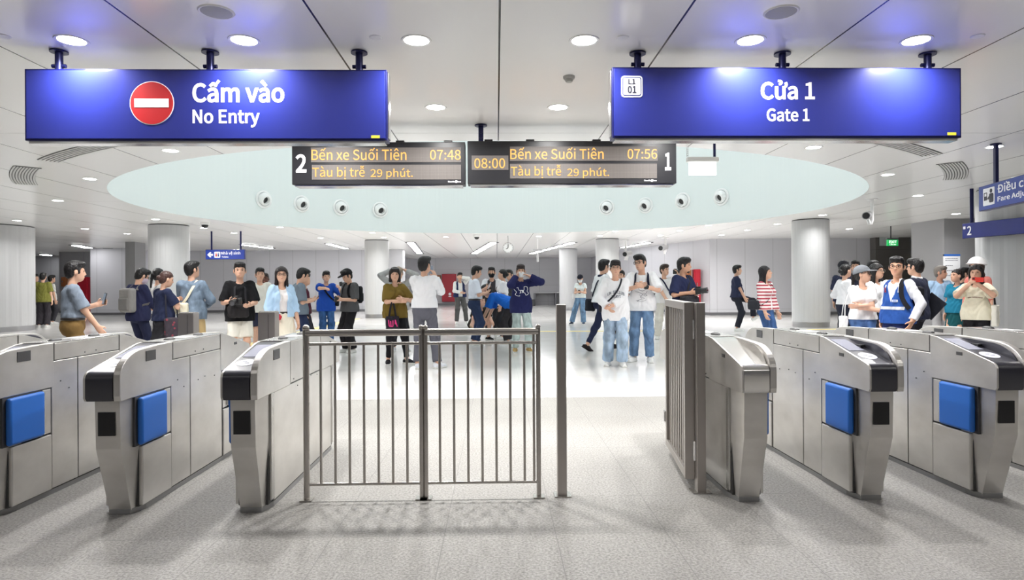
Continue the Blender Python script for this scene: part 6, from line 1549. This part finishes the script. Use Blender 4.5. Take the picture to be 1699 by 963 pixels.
for x0_, x1_, z0_, z1_ in ((-.17, .17, .115, .155),):
    n_ = 24; A_ = [bm.verts.new((x0_+(x1_-x0_)*i/n_, 0, z0_)) for i in range(n_+1)]; B_ = [bm.verts.new((x0_+(x1_-x0_)*i/n_, 0, z1_)) for i in range(n_+1)]
    for i in range(n_): bm.faces.new((A_[i], A_[i+1], B_[i+1], B_[i]))
for sx_ in (-.1, .1):
    for a in range(4):
        z_ = .34+.1*a/4; w_ = .017; vs = [bm.verts.new((sx_+w_*q, 0, z_+.026*r_)) for q, r_ in ((-1, 0), (1, 0), (1, 1), (-1, 1))]; bm.faces.new(vs)
rb = obj('reflective_band', bm, M_refl); lay_on(p, p.vest, rb, lift=.006)
bm = BM(); vs = [bm.verts.new((x, 0, z)) for x, z in ((.03, .215), (.095, .215), (.095, .245), (.03, .245))]; bm.faces.new(vs); lb = obj('chest_label', bm, M_txt); lay_on(p, p.vest, lb, lift=.008)
bm = BM(); vs = [bm.verts.new((x, 0, z)) for x, z in ((.04, .224), (.085, .224), (.085, .236), (.04, .236))]; bm.faces.new(vs); lb = obj('chest_label_print', bm, mat('label_blue', srgb(90, 130, 210), .5)); lay_on(p, p.vest, lb, lift=.010)
e = wrap_thing('backpack', p, 'black backpack on one shoulder of the man in blue vest', 'backpack')
sdf_part('pack_body', [boxp(p.T(-.06, -.2, .22), (.14, .07, .2), .05, p.Rt)], cloth((34, 34, 40), 'bag'), e, p)
strap_mesh('strap', p, over_body(p, [(-.12, -.12, .42), (-.125, -.03, .52), (-.13, .07, .5), (-.145, .14, .38), (-.165, .13, .25), (-.19, .06, .12)]), cloth((32, 32, 38), 'bag'), e, .028)
p = person(1521, 9.3, 1.625, 296, 'man in dark suit with glasses seen from behind right of the blue vest', dict(c=(42, 46, 64), sleeve=1.93, hem=-.12, fit=.022, collar=1, name='suit_jacket'), dict(c=(36, 36, 44), kind='straight'), glasses=True, L=(-.2, .1, .9), R=(.18, .2, 1.02), head=(-4, 0, 0))
sdf_part('shirt_collar', [torus_p(p.T(0, -.004, .515), p.Rt @ Rx(.25), .062, .062, .014)], cloth(WHT), p.e, p)
e = wrap_thing('folder', p, 'black folder under the arm of the man in dark suit', 'folder'); bm = BM(); box(bm, -.012, .012, -.13, .13, -.16, .16)
bmesh.ops.transform(bm, matrix=Matrix.Translation(Vector((.24, -.1, 1.0))*p.s) @ Matrix.Rotation(.7, 4, 'X'), verts=bm.verts); obj('cover', bm, cloth((40, 42, 50), 'bag'), e, bevel=.004)
person(1559, 12.0, 1.585, 158, 'grey-haired man in light blue shirt with hand in pocket', dict(c=(162, 190, 220), sleeve=.9, hem=.083, fit=.012, collar=1), dict(c=(172, 170, 172), kind='straight'), hairc=(112, 104, 98), head=(-46, 0, 0), skinc=(186, 138, 116), R=(.2, .04, .92), belt=True, fat=1.05)
person(1588, 11.2, 1.51, 212, 'woman in teal blouse and dark teal skirt looking left', dict(c=(32, 116, 146), sleeve=.7, hem=-.06, fit=.014), dict(c=(22, 78, 84), kind='skirt', len=.75, flare=.08), hair='bun', hairc=(34, 28, 28), female=True, head=(22, 4, 0), fat=1.1, skinc=(206, 160, 136))
person(1597, 12.6, 1.57, 60, 'dark-haired person in black behind the woman in teal', dict(c=(44, 44, 50), sleeve=.9), dict(c=(40, 40, 46)), face_on=False)
p = person(1620, 9.2, 1.525, 190, 'woman in cream tee and black trousers taking a picture with her phone', dict(c=(234, 228, 206), sleeve=.85, hem=-.08, fit=.01), dict(c=(32, 31, 35), kind='straight'), hair='long', hairc=(26, 22, 24), female=True, R=(.07, .31, 1.40), L=(-.08, .31, 1.41), poleR=(.9, .1, -1), poleL=(-1, .1, -1), palmR=(-.8, -.5, 0), palmL=(.8, -.5, 0))
phone(p, 1, 'phone in red case held up by the woman in cream tee', look=(0, -1, 0), up=(1, 0, .02), col=mat('phone_red', srgb(215, 60, 50), .35), off=(-.06, .01, .03))
bm = BM()
for a0, a1 in ((-.095, -.045), (-.03, .03), (.04, .1)): arc_band(bm, [(a0+(a1-a0)*t/8, .29-1.2*(a0+(a1-a0)*t/8)**2+.008*math.sin(t*2.3+a0*40)) for t in range(9)], .009)
sq = obj('print', bm, mat('print_brown', srgb(110, 50, 45), .6)); lay_on(p, p.top, sq)
e = wrap_thing('tote_bag', p, 'white tote bag on the shoulder of the woman in cream tee', 'bag')
sdf_part('bag_body', [boxp((-.24, -.02, .92), (.04, .12, .17), .02)], cloth((232, 230, 220), 'bag'), e, p, warp=.006)
strap_mesh('strap', p, [(-.24, -.09, 1.07), (-.22, -.1, 1.25), (-.165, -.05, 1.41), (-.17, .04, 1.41), (-.235, .07, 1.25), (-.245, .05, 1.07)], cloth((40, 40, 44), 'bag'), e, .014)
person(1622, 10.5, 1.665, 205, 'person in white helmet behind the woman in cream tee', dict(c=(206, 120, 110), sleeve=1.2), dict(c=(60, 60, 66)), hair='long', hairc=(70, 52, 46), female=True, cap=('helmet', WHT), head=(10, 0, 0))
